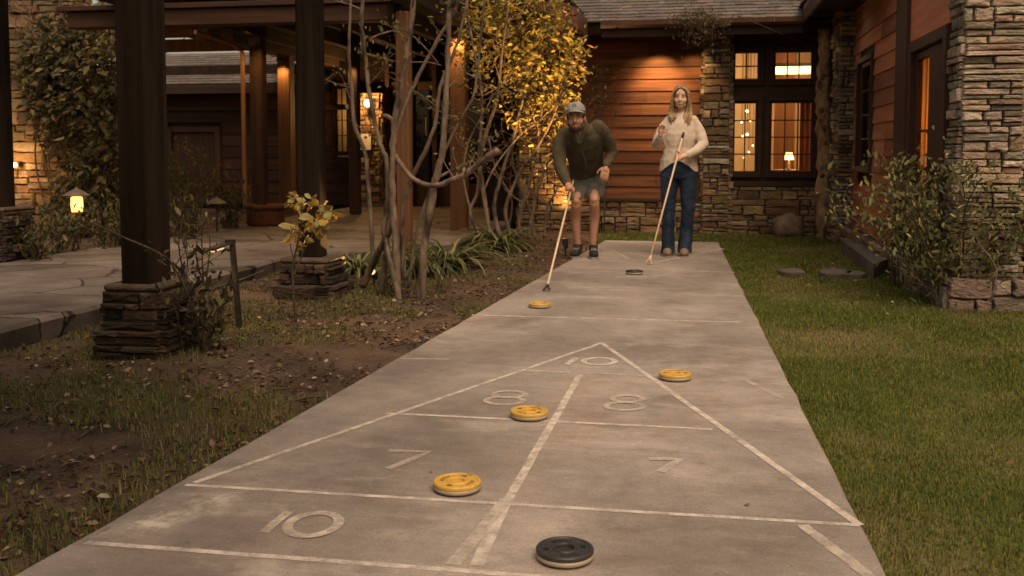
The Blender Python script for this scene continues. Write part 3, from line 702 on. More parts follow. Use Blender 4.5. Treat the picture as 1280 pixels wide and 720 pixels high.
# ------------------------------------------------------------------ lodge wing on the right (wall plane RX)
RX = 1.74
rl = thing('lodge_building', (RX, 10, 0), 'red brown lapped side wing along the lawn with stone corner piers', 'lodge', None)
Y0, Y1 = 7.62, 12.35
q = lambda px, py: atx(px, py, RX)
nw = (q(1096, 70).y, q(1077, 70).y, q(1086, 216).z, q(1086, 70).z)
dw = (7.72, q(1146, 60).y, .10, 1.98)
mb = MB(); lap_boards(mb, 'y', Y0 + 1.32, Y1, RX, .18, 3.3, .166, -1, holes=[nw]); mb.build('siding', MT['siding_y'], rl)
mb = MB(); 
mb.box(RX + .012, RX + .14, nw[1], 13.4, 0, 3.4); mb.box(RX + .012, RX + .14, dw[1], nw[0], 0, 3.4); mb.box(RX + .012, RX + .14, nw[0], nw[1], 0, nw[2]); mb.box(RX + .012, RX + .14, nw[0], nw[1], nw[3], 3.4); mb.box(RX + .012, RX + .14, 7.5, dw[1], dw[3], 3.4); mb.build('wall', MT['dark_void'], rl)
# corner board and door casing
cb0, cb1 = q(1142, 60).y, q(1128, 60).y
mb = MB(); mb.bbox(RX - .06, RX + .02, cb0, cb1, .0, 3.3, .006); mb.build('corner_board', MT['dark_z'], rl)
mb = MB(); mb.bbox(RX - .030, RX + .01, 7.66, cb0 - .004, dw[3], 3.3, .006, (1.5, 1.4, 1.4)); mb.build('door_header', MT['siding_y'], rl)
# tall glazed door: casing, leaf stiles, pane
mb = MB(); d1 = cb0 - .006
mb.bbox(RX - .045, RX + .06, d1 - .10, d1, .06, dw[3] - .002, .005); mb.bbox(RX - .045, RX + .06, 7.69, 7.79, .06, dw[3] - .002, .005); mb.bbox(RX - .043, RX + .06, 7.792, d1 - .102, dw[3] - .09, dw[3] - .003, .005)
df = mb.build('glazed_door', MT['dark_z'], rl)
mb = MB(); a, b = 7.80, d1 - .11
pa, pb = q(1161, 100).y, q(1146, 100).y; b = max(b, pb + .03); mb.bbox(RX + .0, RX + .045, pb, b, .08, dw[3] - .10, .004); mb.bbox(RX + .0, RX + .045, a, pa, .08, dw[3] - .10, .004); mb.bbox(RX + .001, RX + .045, pa, pb, .08, .40, .004); mb.bbox(RX + .001, RX + .045, pa, pb, dw[3] - .16, dw[3] - .10, .004); mb.bbox(RX + .006, RX + .04, pa, pb, 1.22, 1.24, .003)
mb.build('door_leaf', MT['dark_z'], df)
mb = MB(); mb.box(RX + .018, RX + .022, pa, pb, .40, dw[3] - .16); mb.build('pane', MT['glass_door'], df)
mb = MB()
for i in range(9):
    t0 = a + .02 + (b - a - .04) * i / 9; t1 = a + .02 + (b - a - .04) * (i + 1) / 9
    mb.box(RX + .052 + .012 * (i % 2), RX + .060 + .012 * (i % 2), t0, t1, .1, dw[3] - .05, jit((1, 1, 1), .1))
MT['curtain'] = mat('ochre_curtain', (.55, .36, .14), (.70, .48, .20), scale=6, rough=.9, bump=.1, col=True, trans=.5, stretch=(1, 1, .1))
mb.build('curtain', MT['curtain'], df)
mb = MB(); mb.box(RX + .14, RX + 1.6, 7.74, 7.76, 0, 2.4); mb.box(RX + .14, RX + 1.6, 9.9, 10, 0, 2.4); mb.box(RX + 1.6, RX + 1.7, 7.76, 10, 0, 2.4); mb.box(RX + .14, RX + 1.7, 7.76, 10, 2.4, 2.45); mb.build('room_wall', MT['plaster'], rl)
# narrow dark window
mb = MB(); y0, y1, z0, z1 = nw
for (a, b, c, d) in ((y0, y1, z1 - .06, z1), (y0, y1, z0, z0 + .06), (y0, y0 + .06, z0 + .06, z1 - .06), (y1 - .06, y1, z0 + .06, z1 - .06)): mb.bbox(RX - .055, RX + .05, a, b, c, d, .005)
w = mb.build('window', MT['dark_z'], rl)
mb = MB()
for (a, b, c, d) in ((y0 + .06, y1 - .06, z1 - .10, z1 - .06), (y0 + .06, y1 - .06, z0 + .06, z0 + .10), (y0 + .06, y0 + .10, z0 + .10, z1 - .10), (y1 - .10, y1 - .06, z0 + .10, z1 - .10)): mb.bbox(RX - .01, RX + .03, a, b, c, d, .004, (1.6, 1.5, 1.4))
for k in range(1, 4): zz = z0 + .1 + (z1 - z0 - .2) * k / 4; mb.box(RX - .006, RX + .02, y0 + .1, y1 - .1, zz - .009, zz + .009, (1.5, 1.4, 1.3))
mb.build('sash', MT['dark_z'], w)
mb = MB(); mb.box(RX + .006, RX + .010, y0 + .1, y1 - .1, z0 + .1, z1 - .1); mb.build('pane', MT['glass_dark'], w)
# near pier with a wide foot, far corner pilaster, low plinth
ms, mm = MB(), MB()
PXa, PXb, PYa, PYb = 1.735, 2.12, 7.30, 7.64
pier_stone(ms, PXa, PXb, PYa, PYb, .20, 3.3, pal_=[(.29, .25, .205), (.36, .31, .25), (.23, .195, .155), (.43, .37, .295), (.31, .235, .17), (.50, .44, .36)], sides='flr', rows=(.024, .078), lens=(.10, .40), depth=(.012, .045), big=.18, mortar=mm)
pier_stone(ms, PXa - .07, PXb + .3, PYa - .08, PYb + .1, -.06, .20, pal_=[(.24, .205, .165), (.29, .25, .20), (.2, .165, .13)], sides='flr', rows=(.09, .17), lens=(.18, .40), depth=(.02, .05), mortar=mm)
sp = ms.build('stone_pier', MT['stone'], rl); mm.build('mortar', MT['mortar'], sp)
mb = MB(); mb.bbox(PXb + .012, PXb + .30, PYa + .06, PYb, .36, 3.3, .008); mb.build('timber_trim', MT['dark_z'], rl)
mb = MB(); lap_boards(mb, 'x', PXb + .31, 6, PYa + .2, 0, 3.3, .166, -1); mb.build('end_wall', MT['siding_x'], rl)
mb = MB(); mb.box(PXb + .06, 6, PYa + .21, PYa + .36, 0, 3.3); mb.build('wall', MT['dark_void'], rl)
ms, mm = MB(), MB(); pier_stone(ms, 1.56, 1.74, 12.32, 12.70, -.06, 3.2, pal_=GREY + GOLD[:3], sides='fl', rows=(.03, .085), lens=(.07, .22), depth=(.02, .07), mortar=mm)
sp = ms.build('stone_pilaster', MT['stone'], rl); mm.build('mortar', MT['mortar'], sp)
ms, mm = MB(), MB(); ledge(ms, (RX - .10, 12.35, -.06), (0, -1, 0), (-1, 0, 0), 4.3, .235, rows=(.05, .10), lens=(.15, .4), pal_=GREY + GOLD); mm.box(RX - .095, RX, 7.64, 12.35, -.06, .168)
sp = ms.build('stone_plinth', MT['stone'], rl); mm.build('mortar', MT['mortar'], sp)
# overhanging eave
mb = MB(); ex = 1.16
mb.bbox(ex, ex + .035, 10.0, 12.78, 2.62, 2.80, .004); mb.build('fascia', MT['dark_y'], rl)
mb = MB(); mb.box(ex + .036, RX + .2, 10.0, 13.0, 2.70, 2.73); mb.build('soffit', MT['dark_void'], rl)
mb = MB(); gutter_y(mb, 10.0, 12.60, ex - .003, 2.74, 1); mb.build('gutter', MT['gutter'], rl)
mb = MB(); shingle_slope(mb, (ex - .02, 10.0, 2.84), (0, 1, 0), (math.cos(R(24)), 0, math.sin(R(24))), 4.5, 2.4, exp=.17); mb.build('roof', MT['shingle'], rl)
mb = MB(); mb.hexa([(ex, 10.0, 2.80), (4, 10.0, 4.05), (4, 14.5, 4.05), (ex, 14.5, 2.80), (ex, 10.0, 2.83), (4, 10.0, 4.09), (4, 14.5, 4.09), (ex, 14.5, 2.83)]); mb.build('roof_deck', MT['dark_void'], rl)

# stone step, boulders, stepping stones
mb = MB(); P = [gp(1053, 312), gp(1092, 345), gp(1108, 338), gp(1075, 306)]
mb.hexa([V((p.x, p.y, -.05)) for p in P] + [V((p.x, p.y, .10)) for p in P]); props(mb.build('stone_step', MT['flagstone']), 'low pale stone slab step at the foot of the red brown wall', 'step')
def boulder(c, r, seed, sq=(1, 1, .8)):
    bm = bmesh.new(); bmesh.ops.create_icosphere(bm, subdivisions=4, radius=1)
    for v in bm.verts:
        p = v.co.copy(); k = 1 + .22 * noise.noise(p * 1.3 + V((seed, 0, 0))) + .08 * noise.noise(p * 4 + V((0, seed, 0))); p *= k
        v.co = V((p.x * r * sq[0], p.y * r * sq[1], p.z * r * sq[2])) + V(c)
    me = bpy.data.meshes.new('boulder'); bm.to_mesh(me); bm.free(); me.materials.append(MT['boulder']); a = me.polygons; a.foreach_set('use_smooth', [True] * len(a)); return link_mesh('boulder', me)
MT['boulder'] = mat('boulder', (.13, .09, .06), (.26, .195, .14), scale=7, rough=.9, bump=.8, bscale=24, fine=.25, c3=(.09, .06, .04))
p = gp(983, 291); props(boulder((p.x, 13.12, .09), .21, 3, (.95, .8, .85)), 'rounded brown boulder leaning on the stone base under the windows', 'boulder')
for i, (px, py, sx, sy, lab) in enumerate(((990, 340, .12, .16, 'small flat grey stepping stone nearest the court'), (1046, 341, .17, .2, 'largest flat grey stepping stone in the lawn'), (1070, 343, .10, .13, 'flat grey stepping stone beside the bush'))):
    c = gp(px, py); mb = MB(); n = 11; ring = [(c.x + sx * math.cos(2 * PI * k / n) * random.uniform(.8, 1.1), c.y + sy * math.sin(2 * PI * k / n) * random.uniform(.8, 1.1)) for k in range(n)]
    mb.add([(x, y, -.05) for x, y in ring] + [(x, y, .008) for x, y in ring] + [(c.x + (x - c.x) * .9, c.y + (y - c.y) * .9, .018) for x, y in ring], [tuple(range(2 * n, 3 * n))] + [(k, (k + 1) % n, n + (k + 1) % n, n + k) for k in range(n)] + [(n + k, n + (k + 1) % n, 2 * n + (k + 1) % n, 2 * n + k) for k in range(n)])
    props(mb.build('stepping_stone', MT['flagstone']), lab, 'stepping stone', 'stepping stones in the lawn')
# ================================================================== COVERED WALK ON THE LEFT
PG = 'timber posts of the covered walk'
def timber(mb, x0, x1, y0, y1, z0, z1, b=.012):
    mb.bbox(x0, x1, y0, y1, z0, z1, b, jit((1, 1, 1), .1))
def post(loc, w, z0, z1, m, label, base=None, d=None):
    d = d or w; t = thing('timber_post', (loc[0], loc[1], 0), label, 'post', PG); x, y = loc[0], loc[1]
    mb = MB(); timber(mb, x - w / 2, x + w / 2, y - d / 2, y + d / 2, z0, z1); mb.build('shaft', MT[m], t)
    if base:
        bw0, bw1, bz = base; ms, mm = MB(), MB()
        n = max(3, int(bz / .09)); rows = []
        for k in range(2):
            za, zb = -.06 + (bz + .06) * k / 2, -.06 + (bz + .06) * (k + 1) / 2; hw = bw0 / 2 + (bw1 - bw0) / 2 * k
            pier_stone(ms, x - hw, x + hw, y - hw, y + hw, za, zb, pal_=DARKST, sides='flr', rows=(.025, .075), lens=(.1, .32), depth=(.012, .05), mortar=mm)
        hw = bw1 / 2 + .01; ms.bbox(x - hw, x + hw, y - hw, y + hw, bz, bz + .035, .012, (.10, .078, .058))
        s = ms.build('stone_base', MT['stone'], t); mm.build('mortar', MT['mortar'], s)
    return t
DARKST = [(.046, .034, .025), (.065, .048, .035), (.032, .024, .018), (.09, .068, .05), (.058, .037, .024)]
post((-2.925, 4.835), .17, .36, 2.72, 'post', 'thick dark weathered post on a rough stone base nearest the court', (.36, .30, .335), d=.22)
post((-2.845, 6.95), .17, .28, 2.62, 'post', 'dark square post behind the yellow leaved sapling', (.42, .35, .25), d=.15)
post((-2.86, 9.32), .13, .10, 2.40, 'cedar_z', 'slim tan post behind the forked pale trunks')
post((-2.90, 11.70), .19, .0, 2.9, 'cedar_z', 'orange lit post to the right of the forked tree trunks')
post((-2.88, 14.72), .16, .1, 2.9, 'cedar_z', 'warm lit post half hidden by the yellow crown')
post((-5.74, 12.25), .17, .1, 2.9, 'dark_z', 'dark post rising from the round rusty planter')
post((-6.25, 14.3), .20, .1, 2.9, 'cedar_z', 'brown post glowing at its top left of the sapling post')
post((-5.20, 14.4), .15, .1, 2.9, 'dark_z', 'dark post beside the narrow entry window')
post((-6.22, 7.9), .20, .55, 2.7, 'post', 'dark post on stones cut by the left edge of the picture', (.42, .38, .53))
# roof over the walk with its beams, plus an added unseen roof and wall
pr_ = thing('walkway_roof', (-4.4, 9, 2.3), 'dark timber porch roof with beams over the flagstone walk', 'porch roof')
mb = MB(); mb.bbox(-2.985, -2.80, 3.0, 9.42, 2.50, 2.74, .01); mb.bbox(-2.99, -2.79, 9.42, 17, 2.52, 2.76, .01); mb.bbox(-5.85, -5.65, 7.2, 12.36, 2.53, 2.80, .01); mb.bbox(-6.34, -6.14, 12.4, 16.3, 2.5, 2.74, .01)
mb.build('long_beam', MT['beam_y'], pr_)
mb = MB(); mb.bbox(-6.4, -2.985, 9.22, 9.40, 2.31, 2.475, .01); mb.build('cross_beam', MT['beam_x'], pr_)
mb = MB(); mb.bbox(-6.5, -2.99, 9.18, 9.44, 2.478, 2.53, .006, (1.2, 1.2, 1.2)); mb.build('cap_plank', MT['dark_x'], pr_)
mb = MB(); mb.bbox(-9.5, -6.36, 13.9, 14.06, 2.56, 2.74, .01, (1.2, 1.2, 1.2)); mb.build('eave_beam', MT['cedar_z'], pr_)
mb = MB(); mb.box(-7.8, -1.05, -6, 3.3, 2.76, 2.80); mb.box(-6.9, -1.55, 11.6, 17.4, 2.80, 2.84); mb.box(-6.4, -2.6, 9.15, 11.6, 2.82, 2.86); mb.build('ceiling', MT['dark_void'], pr_)  # first box is an added unseen roof that shades the near left
mb = MB(); lap_boards(mb, 'x', -7.8, -1.05, -5.6, 0, 2.74, .2, 1); mb.build('end_wall', MT['siding_x'], pr_)  # added unseen wall behind the camera, blocks light on the left
mb = MB(); k = math.tan(R(24))
def slope(mb, x0, z0, x1, z1, y0, y1, t=.06): mb.hexa([(x0, y0, z0), (x1, y0, z1), (x1, y1, z1), (x0, y1, z0), (x0, y0, z0 + t), (x1, y0, z1 + t), (x1, y1, z1 + t), (x0, y1, z0 + t)])
slope(mb, -1.47, 2.66, -4.3, 2.66 + 2.83 * k, 11.64, 18); slope(mb, -7.2, 2.66, -4.3, 2.66 + 2.9 * k, 11.64, 18)
mb.build('roof', MT['shingle'], pr_)
mb = MB(); mb.hexa([(-1.47, 11.60, 2.50), (-4.3, 11.60, 2.50 + 2.83 * k), (-4.3, 11.64, 2.50 + 2.83 * k), (-1.47, 11.64, 2.50), (-1.47, 11.60, 2.72), (-4.3, 11.60, 2.72 + 2.83 * k), (-4.3, 11.64, 2.72 + 2.83 * k), (-1.47, 11.64, 2.72)])
mb.hexa([(-7.2, 11.60, 2.50), (-4.3, 11.60, 2.50 + 2.9 * k), (-4.3, 11.64, 2.50 + 2.9 * k), (-7.2, 11.64, 2.50), (-7.2, 11.60, 2.72), (-4.3, 11.60, 2.72 + 2.9 * k), (-4.3, 11.64, 2.72 + 2.9 * k), (-7.2, 11.64, 2.72)]); mb.build('barge_board', MT['gutter'], pr_)
mb = MB(); mb.bbox(-1.50, -1.465, 11.645, 12.62, 2.50, 2.70, .004); mb.build('fascia', MT['gutter'], pr_)
mb = MB(); gutter_y(mb, 11.60, 12.60, -1.462, 2.63, -1); mb.build('gutter', MT['gutter'], pr_)
mb = MB(); mb.box(-2.8, -1.51, 11.65, 13.2, 2.56, 2.58); mb.build('soffit', MT['dark_y'], pr_)
# copper downspout with its elbow on the planter post
mb = MB(); a = at(303, 66, 12.1)
pts = [at(244, 40, 11.2), at(262, 46, 11.45), at(290, 55, 11.95), a + V((-.035, 0, .045)), a, V((a.x, a.y, .32))]
mb.tube(pts, .030, 10)
MT['copper'] = mat('old_copper', (.30, .13, .05), (.42, .20, .08), scale=6, rough=.42, bump=.08, spec=.6, metal=.5, stretch=(1, 1, .2)); mb.build('downspout', MT['copper'], pr_)
# plaited wooden gable infill behind the cross beam
mb = MB()
for i in range(5): x = -6.2 + i * .8; mb.bbox(x, x + .12, 11.2, 17.0, 2.62, 2.80, .008, jit((1, 1, 1)))
mb.build('rafter', MT['beam_y'], pr_)

# round rusted planter at the foot of the downspout
t = thing('planter', (-5.62, 12.05, WT), 'round rust brown planter at the foot of the downspout', 'planter')
mb = MB(); mb.lathe((-5.58, 12.05, WT), [(.22, 0), (.245, .04), (.235, .20), (.24, .215)], 28); mb.build('body', MT['rust'], t, smooth=True)
mb = MB(); mb.lathe((-5.58, 12.05, WT), [(.235, .215), (.275, .22), (.285, .25), (.27, .275), (.22, .275), (.21, .22)], 28); mb.build('rim', MT['rust'], t, smooth=True)
mb = MB(); mb.lathe((-5.58, 12.05, WT), [(.215, .22), (.1, .245), (.01, .25)], 20); mb.build('soil', MT['dirt'], t)

# ------------------------------------------------------------------ low wing under a grey roof beyond the garden
lowb = thing('lodge_building', (-7.5, 16.7, 0), 'low dark board wing under a grey shingle roof behind the garden', 'lodge')
mb = MB(); lap_boards(mb, 'x', -11, -5.95, 16.7, .1, 2.1, .21, -1, holes=[(-9.6, -8.55, 0, 1.5), (-6.42, -6.10, .95, 2.25)]); mb.build('siding', MT['siding_shaded'], lowb)
mb = MB(); mb.box(-12, -6.42, 16.72, 16.9, 0, 2.6); mb.box(-6.10, -2.9, 16.72, 16.9, 0, 3); mb.box(-6.42, -6.10, 16.72, 16.9, 0, .95); mb.box(-6.42, -6.10, 16.72, 16.9, 2.25, 3); mb.build('wall', MT['dark_void'], lowb)
mb = MB(); mb.bbox(-9.6, -9.5, 16.62, 16.72, .1, 1.5, .006, (.6, .6, .6)); mb.bbox(-8.65, -8.55, 16.62, 16.72, .1, 1.5, .006); mb.bbox(-9.499, -8.651, 16.63, 16.72, 1.4, 1.5, .006); mb.bbox(-9.499, -8.651, 16.68, 16.72, .1, 1.399, .006, (.8, .7, .65)); dr = mb.build('door', MT['dark_z'], lowb)
window(lowb, -6.42, -6.10, .98, 2.22, 16.70, 2, 4, fw=.02, gm='glass')
mb = MB(); mb.box(-6.8, -5.4, 17.5, 17.56, .3, 2.6); mb.build('room_wall', MT['plaster'], lowb)
mb = MB(); s = V((0, math.cos(R(20)), math.sin(R(20)))); shingle_slope(mb, (-11.5, 16.2, 2.22), (1, 0, 0), s, 5.1, 2.0, exp=.16); mb.build('roof', MT['shingle'], lowb)
mb = MB(); o = V((-11.5, 16.22, 2.17)); mb.hexa([o, o + V((5.1, 0, 0)), o + V((5.1, 0, 0)) + s * 2.2, o + s * 2.2, o + V((0, 0, .04)), o + V((5.1, 0, .04)), o + V((5.1, 0, .04)) + s * 2.2, o + s * 2.2 + V((0, 0, .04))]); mb.build('roof_deck', MT['dark_void'], lowb)
mb = MB(); mb.bbox(-11.5, -6.4, 16.16, 16.20, 2.06, 2.21, .004); mb.build('fascia', MT['dark_x'], lowb)
mb = MB(); mb.bbox(-11, -6.0, 16.60, 16.70, 1.78, 1.86, .004); mb.build('trim_board', MT['dark_x'], lowb)
# stone entry panel with the sconce and the notice; tall glazed doors to its right
ent = thing('entrance_wall', (-5.2, 16.6, 0), 'dim porch entrance with a stone panel and tall dark doors', 'entrance')
ms, mm = MB(), MB(); a0, a1 = at(441, 200, 16.4).x, at(477, 200, 16.4).x
pier_stone(ms, a0, a1, 16.35, 16.71, .1, 2.05, pal_=GOLD, sides='fr', rows=(.05, .12), lens=(.1, .3), mortar=mm); sp = ms.build('stone_panel', MT['stone'], ent); mm.build('mortar', MT['mortar'], sp)
mb = MB(); a = a1 + .02
for i in range(6):
    x0 = a + i * .42; mb.bbox(x0, x0 + .08, 16.55, 16.68, .1, 2.6, .006); mb.bbox(x0 + .081, x0 + .419, 16.60, 16.66, .1, .5, .005); mb.bbox(x0 + .081, x0 + .419, 16.60, 16.66, 2.1, 2.25, .005)
mb.build('door_frame', MT['dark_z'], ent)
for i in range(5):
    x0 = a + i * .42; mb = MB(); mb.box(x0 + .082, x0 + .418, 16.64, 16.645, .502, 2.098); mb.build('pane', MT['glass_dark'], ent)
mb = MB(); p = at(533, 158, 16.5); mb.tube([p + V((0, 0, .16)), p + V((0, 0, -.16))], .015, 8); mb.build('door_handle', MT['bronze'], ent)
pn = at(457, 177, 16.28); t = thing('notice', (pn.x, 16.28, pn.z), 'white paper notice with a small dark mark on the stone panel', 'notice')
mb = MB(); mb.box(pn.x - .095, pn.x + .095, 16.272, 16.276, pn.z - .14, pn.z + .13); mb.build('sheet', MT['paper'], t)
mb = MB(); mb.box(pn.x - .02, pn.x + .028, 16.268, 16.2715, pn.z + .055, pn.z + .085); mb.box(pn.x - .012, pn.x + .020, 16.2675, 16.2715, pn.z + .087, pn.z + .097); mb.build('emblem', MT['ink'], t)
mb = MB(); mb.bbox(pn.x - .115, pn.x + .115, 16.277, 16.30, pn.z - .16, pn.z + .15, .004); mb.build('backing_board', MT['dark_x'], t)
ps = at(460, 129, 16.2); t = thing('wall_lantern', (ps.x, 16.2, ps.z), 'lit globe lantern on the stone panel above the notice', 'lantern')
mb = MB(); mb.ball(ps, .065, n=14); mb.build('globe', MT['bulb'], t, smooth=True)
mb = MB(); mb.tube([ps + V((0, 0, -.06)), ps + V((0, .0, -.13)), ps + V((0, .10, -.17)), ps + V((0, .14, -.17))], .012, 8); mb.lathe((ps.x, ps.y, ps.z - .10), [(.04, 0), (.05, .04), (.02, .045)], 12); mb.bbox(ps.x - .04, ps.x + .04, ps.y + .11, ps.y + .14, ps.z - .28, ps.z - .08, .004); mb.build('bracket', MT['black_metal'], t)

# ------------------------------------------------------------------ far left stone wall and the roof over it
sw = thing('stone_wall', (-7.6, 11.05, 0), 'tall golden ledgestone wall half covered by ivy at the far left', 'wall')
ms, mm = MB(), MB(); x0, x1 = at(2, 200, 11.05).x, at(98, 200, 11.05).x
pier_stone(ms, x0, x1, 11.05, 11.4, -.02, 3.1, pal_=GOLD, sides='fr', rows=(.06, .16), lens=(.12, .5), depth=(.02, .07), mortar=mm); s_ = ms.build('stones', MT['stone'], sw); mm.build('mortar', MT['mortar'], s_)
gr = thing('garden_roof', (-8, 13, 2.7), 'strip of grey shingle roof above the ivy', 'roof')
mb = MB(); p = at(60, 22, 12.4); e = at(240, 33, 12.4); s = V((0, math.cos(R(22)), math.sin(R(22)))); shingle_slope(mb, (p.x, 12.4, e.z + .06), (1, 0, 0), s, e.x - p.x, 2.2); mb.build('shingles', MT['shingle'], gr)
mb = MB(); mb.bbox(p.x, e.x, 12.42, 12.47, e.z - .14, e.z + .04, .005); mb.build('fascia', MT['siding_shaded'], gr)
mb = MB(); gutter_x(mb, p.x, e.x, 12.41, e.z - .02); mb.build('gutter', MT['dark_x'], gr)
mb = MB(); o = V((p.x, 12.45, e.z + .0)); W_ = V((e.x - p.x, 0, 0)); mb.hexa([o, o + W_, o + W_ + s * 2.3, o + s * 2.3, o + V((0, 0, .04)), o + W_ + V((0, 0, .04)), o + W_ + s * 2.3 + V((0, 0, .04)), o + s * 2.3 + V((0, 0, .04))]); mb.build('deck', MT['dark_void'], gr)

# ------------------------------------------------------------------ path lights
def mushroom(c, h, label, lit):
    t = thing('path_light', c, label, 'path light', 'low path lights in the planting'); c = V(c)
    mb = MB(); mb.tube([c + V((-.0, 0, -.05)), c + V((0, 0, h))], .013, 8); mb.build('stake', MT['black_metal'], t)
    mb = MB(); mb.lathe((c.x, c.y, c.z + h - .045), [(.125, 0), (.128, .006), (.06, .05), (.018, .07), (.012, .085)], 24); mb.build('hood', MT['bronze'], t)
    if lit:
        mb = MB(); mb.lathe((c.x, c.y, c.z + h - .20), [(.05, 0), (.058, .06), (.055, .14), (.03, .155)], 14); mb.build('lens', MT['bulb_soft'], t, smooth=True)
        lamp('path_lamp', (c.x, c.y, c.z + h - .13), 5, radius=.05)
    return t
p = gp(98, 318, .05); mushroom(p, .62, 'lit mushroom path light below the ivy', True)
p = gp(262, 292, .1); mushroom((p.x - .06, p.y + .3, .08), .40, 'unlit mushroom path light in the shrubs behind the walk', False)
# angular black path light with a hooked head
b0 = gp(300, 410, -.02); t = thing('path_light', b0, 'black hooked path light on a tilted stake by the shrub', 'path light', 'low path lights in the planting')
d_ = b0.y; top = at(290, 300, d_ + .02)
mb = MB(); mb.bar(b0 - V((0, 0, .05)), top, .028, .028, up=(0, 1, 0)); mb.build('stake', MT['black_metal'], t)
mb = MB(); hx = at(262, 312, d_ - .08); mb.bar(top + V((.012, 0, -.012)), top + V((-.035, 0, -.012)), .045, .03); mb.bar(top + V((-.02, 0, -.016)), hx, .085, .014)
mb.build('head', MT['black_metal'], t)
mb = MB(); mb.bar(top.lerp(hx, .45) + V((0, 0, -.02)), hx + V((.01, 0, -.012)), .06, .006); mb.build('lens', MT['lens_dim'], t)
lamp('hook_lamp', top.lerp(hx, .7) + V((0, 0, -.05)), 1.6, radius=.02, spot=110, to=top.lerp(hx, .5) - V((0, 0, 1)))
# bullet uplights in the beds
def bullet(c, to, w, label, spot=70, col=WARM):
    t = thing('spot_light', c, label, 'garden spotlight', 'small garden spotlights'); c = V(c); d = (V(to) - c).normalized()
    mb = MB(); mb.tube([c + V((0, 0, -.06)), c + V((0, 0, .07))], .009, 6); mb.build('stake', MT['black_metal'], t)
    h = c + V((0, 0, .09)); mb = MB(); mb.tube([h - d * .05, h + d * .05], [.024, .032], 12); mb.build('housing', MT['black_metal'], t)
    mb = MB(); mb.tube([h + d * .05, h + d * .053], .026, 12); mb.build('lens', MT['lens_dim'], t)
    lamp('garden_lamp', h + d * .07, w, spot=spot, to=to, radius=.02)
bullet(gp(405, 318, .30) if False else (-2.60, 7.62, -.02), (-2.62, 6.2, .95), 70, 'tiny spotlight between the strap leaved plants and the second stone base', 44)
bullet((-1.42, 10.35, .0), (-1.92, 11.0, 2.65), 340, 'tiny spotlight under the yellow crowned tree', 46)
bullet((-7.9, 10.35, .1), (-8.2, 11.05, 1.2), 6, 'tiny spotlight at the foot of the golden stone wall', 95)
bullet((-1.62, 12.95, .0), (-2.0, 13.3, 1.3), 34, 'tiny spotlight at the foot of the stone pilaster', 100)
bl = at(19, 205, 10.9); t = thing('wall_lantern', (bl.x, 10.9, bl.z), 'small glowing wall light on the golden stone by the left edge', 'lantern')
mb = MB(); mb.lathe((bl.x, 10.9, bl.z - .04), [(.02, 0), (.032, .02), (.026, .05), (.008, .06)], 12); mb.build('lens', MT['bulb_soft'], t, smooth=True)
mb = MB(); mb.bbox(bl.x - .03, bl.x + .03, 10.93, 11.04, bl.z - .03, bl.z + .03, .004); mb.build('bracket', MT['black_metal'], t)
lamp('wall_lamp', (bl.x, 10.82, bl.z), 5, radius=.05)

# ------------------------------------------------------------------ lamps that shine in the photo
def can(par, x, y, z, w, m=True):
    mb = MB(); mb.lathe((x, y, z), [(.045, .06), (.05, 0), (.04, -.004), (.036, .03)], 14); c = mb.build('can_lamp', MT['black_metal'], par)
    mb = MB(); mb.lathe((x, y, z + .02), [(.034, 0), (.034, .008)], 12); mb.build('lens', MT['bulb_soft'], c)
    lamp('can_light', (x, y, z - .02), w, radius=.04, spot=120, to=(x, y, 0), blend=.5)
can(pr_, -2.88, 11.50, 2.46, 26); can(pr_, -2.9, 14.52, 2.46, 20); can(pr_, -6.25, 14.08, 2.40, 15); can(pr_, -5.2, 14.2, 2.38, 9); can(pr_, -4.4, 15.6, 2.7, 6)
can(pr_, -5.48, 11.78, 2.66, 20); can(pr_, -4.1, 9.85, 2.70, 20)
lamp('porch_lamp', (-4.2, 8.9, 2.15), 0.0001)
lamp('beam_lamp', (-6.9, 11.3, 2.45), 7, radius=.05)
lamp('sconce_lamp', (ps.x, 16.1, ps.z), 26, radius=.06)
for px, w in ((800, 8), (822, 66), (868, 20)):
    p = at(px, 60, FY - .55); lamp('soffit_light', (p.x, p.y, 2.54), w, (1, .62, .27), radius=.02, spot=66, to=(p.x, FY + .0, 1.80), blend=1)
# inside rooms
def table_lamp(c, label, s=1.0, w=8):
    t = thing('table_lamp', c, label, 'lamp'); c = V(c)
    mb = MB(); mb.lathe(c, [(.06 * s, 0), (.06 * s, .015), (.02 * s, .03), (.035 * s, .10 * s), (.012 * s, .2 * s), (.01 * s, .24 * s)], 14); mb.build('lamp_base', MT['bronze'], t, smooth=True)
    mb = MB(); mb.lathe(c, [(.11 * s, .22 * s), (.07 * s, .38 * s)], 16, close=False); mb.build('lamp_shade', MT['shade'], t, smooth=True)
    lamp('room_lamp', c + V((0, 0, .3 * s)), w, radius=.08)
p = at(986, 212, 14.3); 
t = thing('side_table', (p.x, 14.3, 0), 'small side table behind the lower right window', 'table'); mb = MB(); mb.bbox(p.x - .3, p.x + .3, 14.1, 14.5, p.z - .04, p.z, .006); mb.build('tabletop', MT['panel'], t)
for sx in (-.26, .26):
    for sy in (14.14, 14.46): mb = MB(); mb.bbox(p.x + sx - .02, p.x + sx + .02, sy - .02, sy + .02, 0, p.z - .041, .003); mb.build('leg', MT['panel'], t)
table_lamp((p.x, 14.3, p.z), 'small glowing lamp on the table in the lower right window', .62, 5)
lamp('room_light', (.2, 15.4, 2.0), 36, (1, .66, .33), radius=.15); lamp('room_light', (2.2, 14.6, 2.3), 18, (1, .66, .33), radius=.15)
lamp('door_room_light', (RX + .45, 8.5, 1.3), 30, radius=.12); lamp('entry_room_light', (-6.2, 17.2, 1.7), 3, radius=.1)
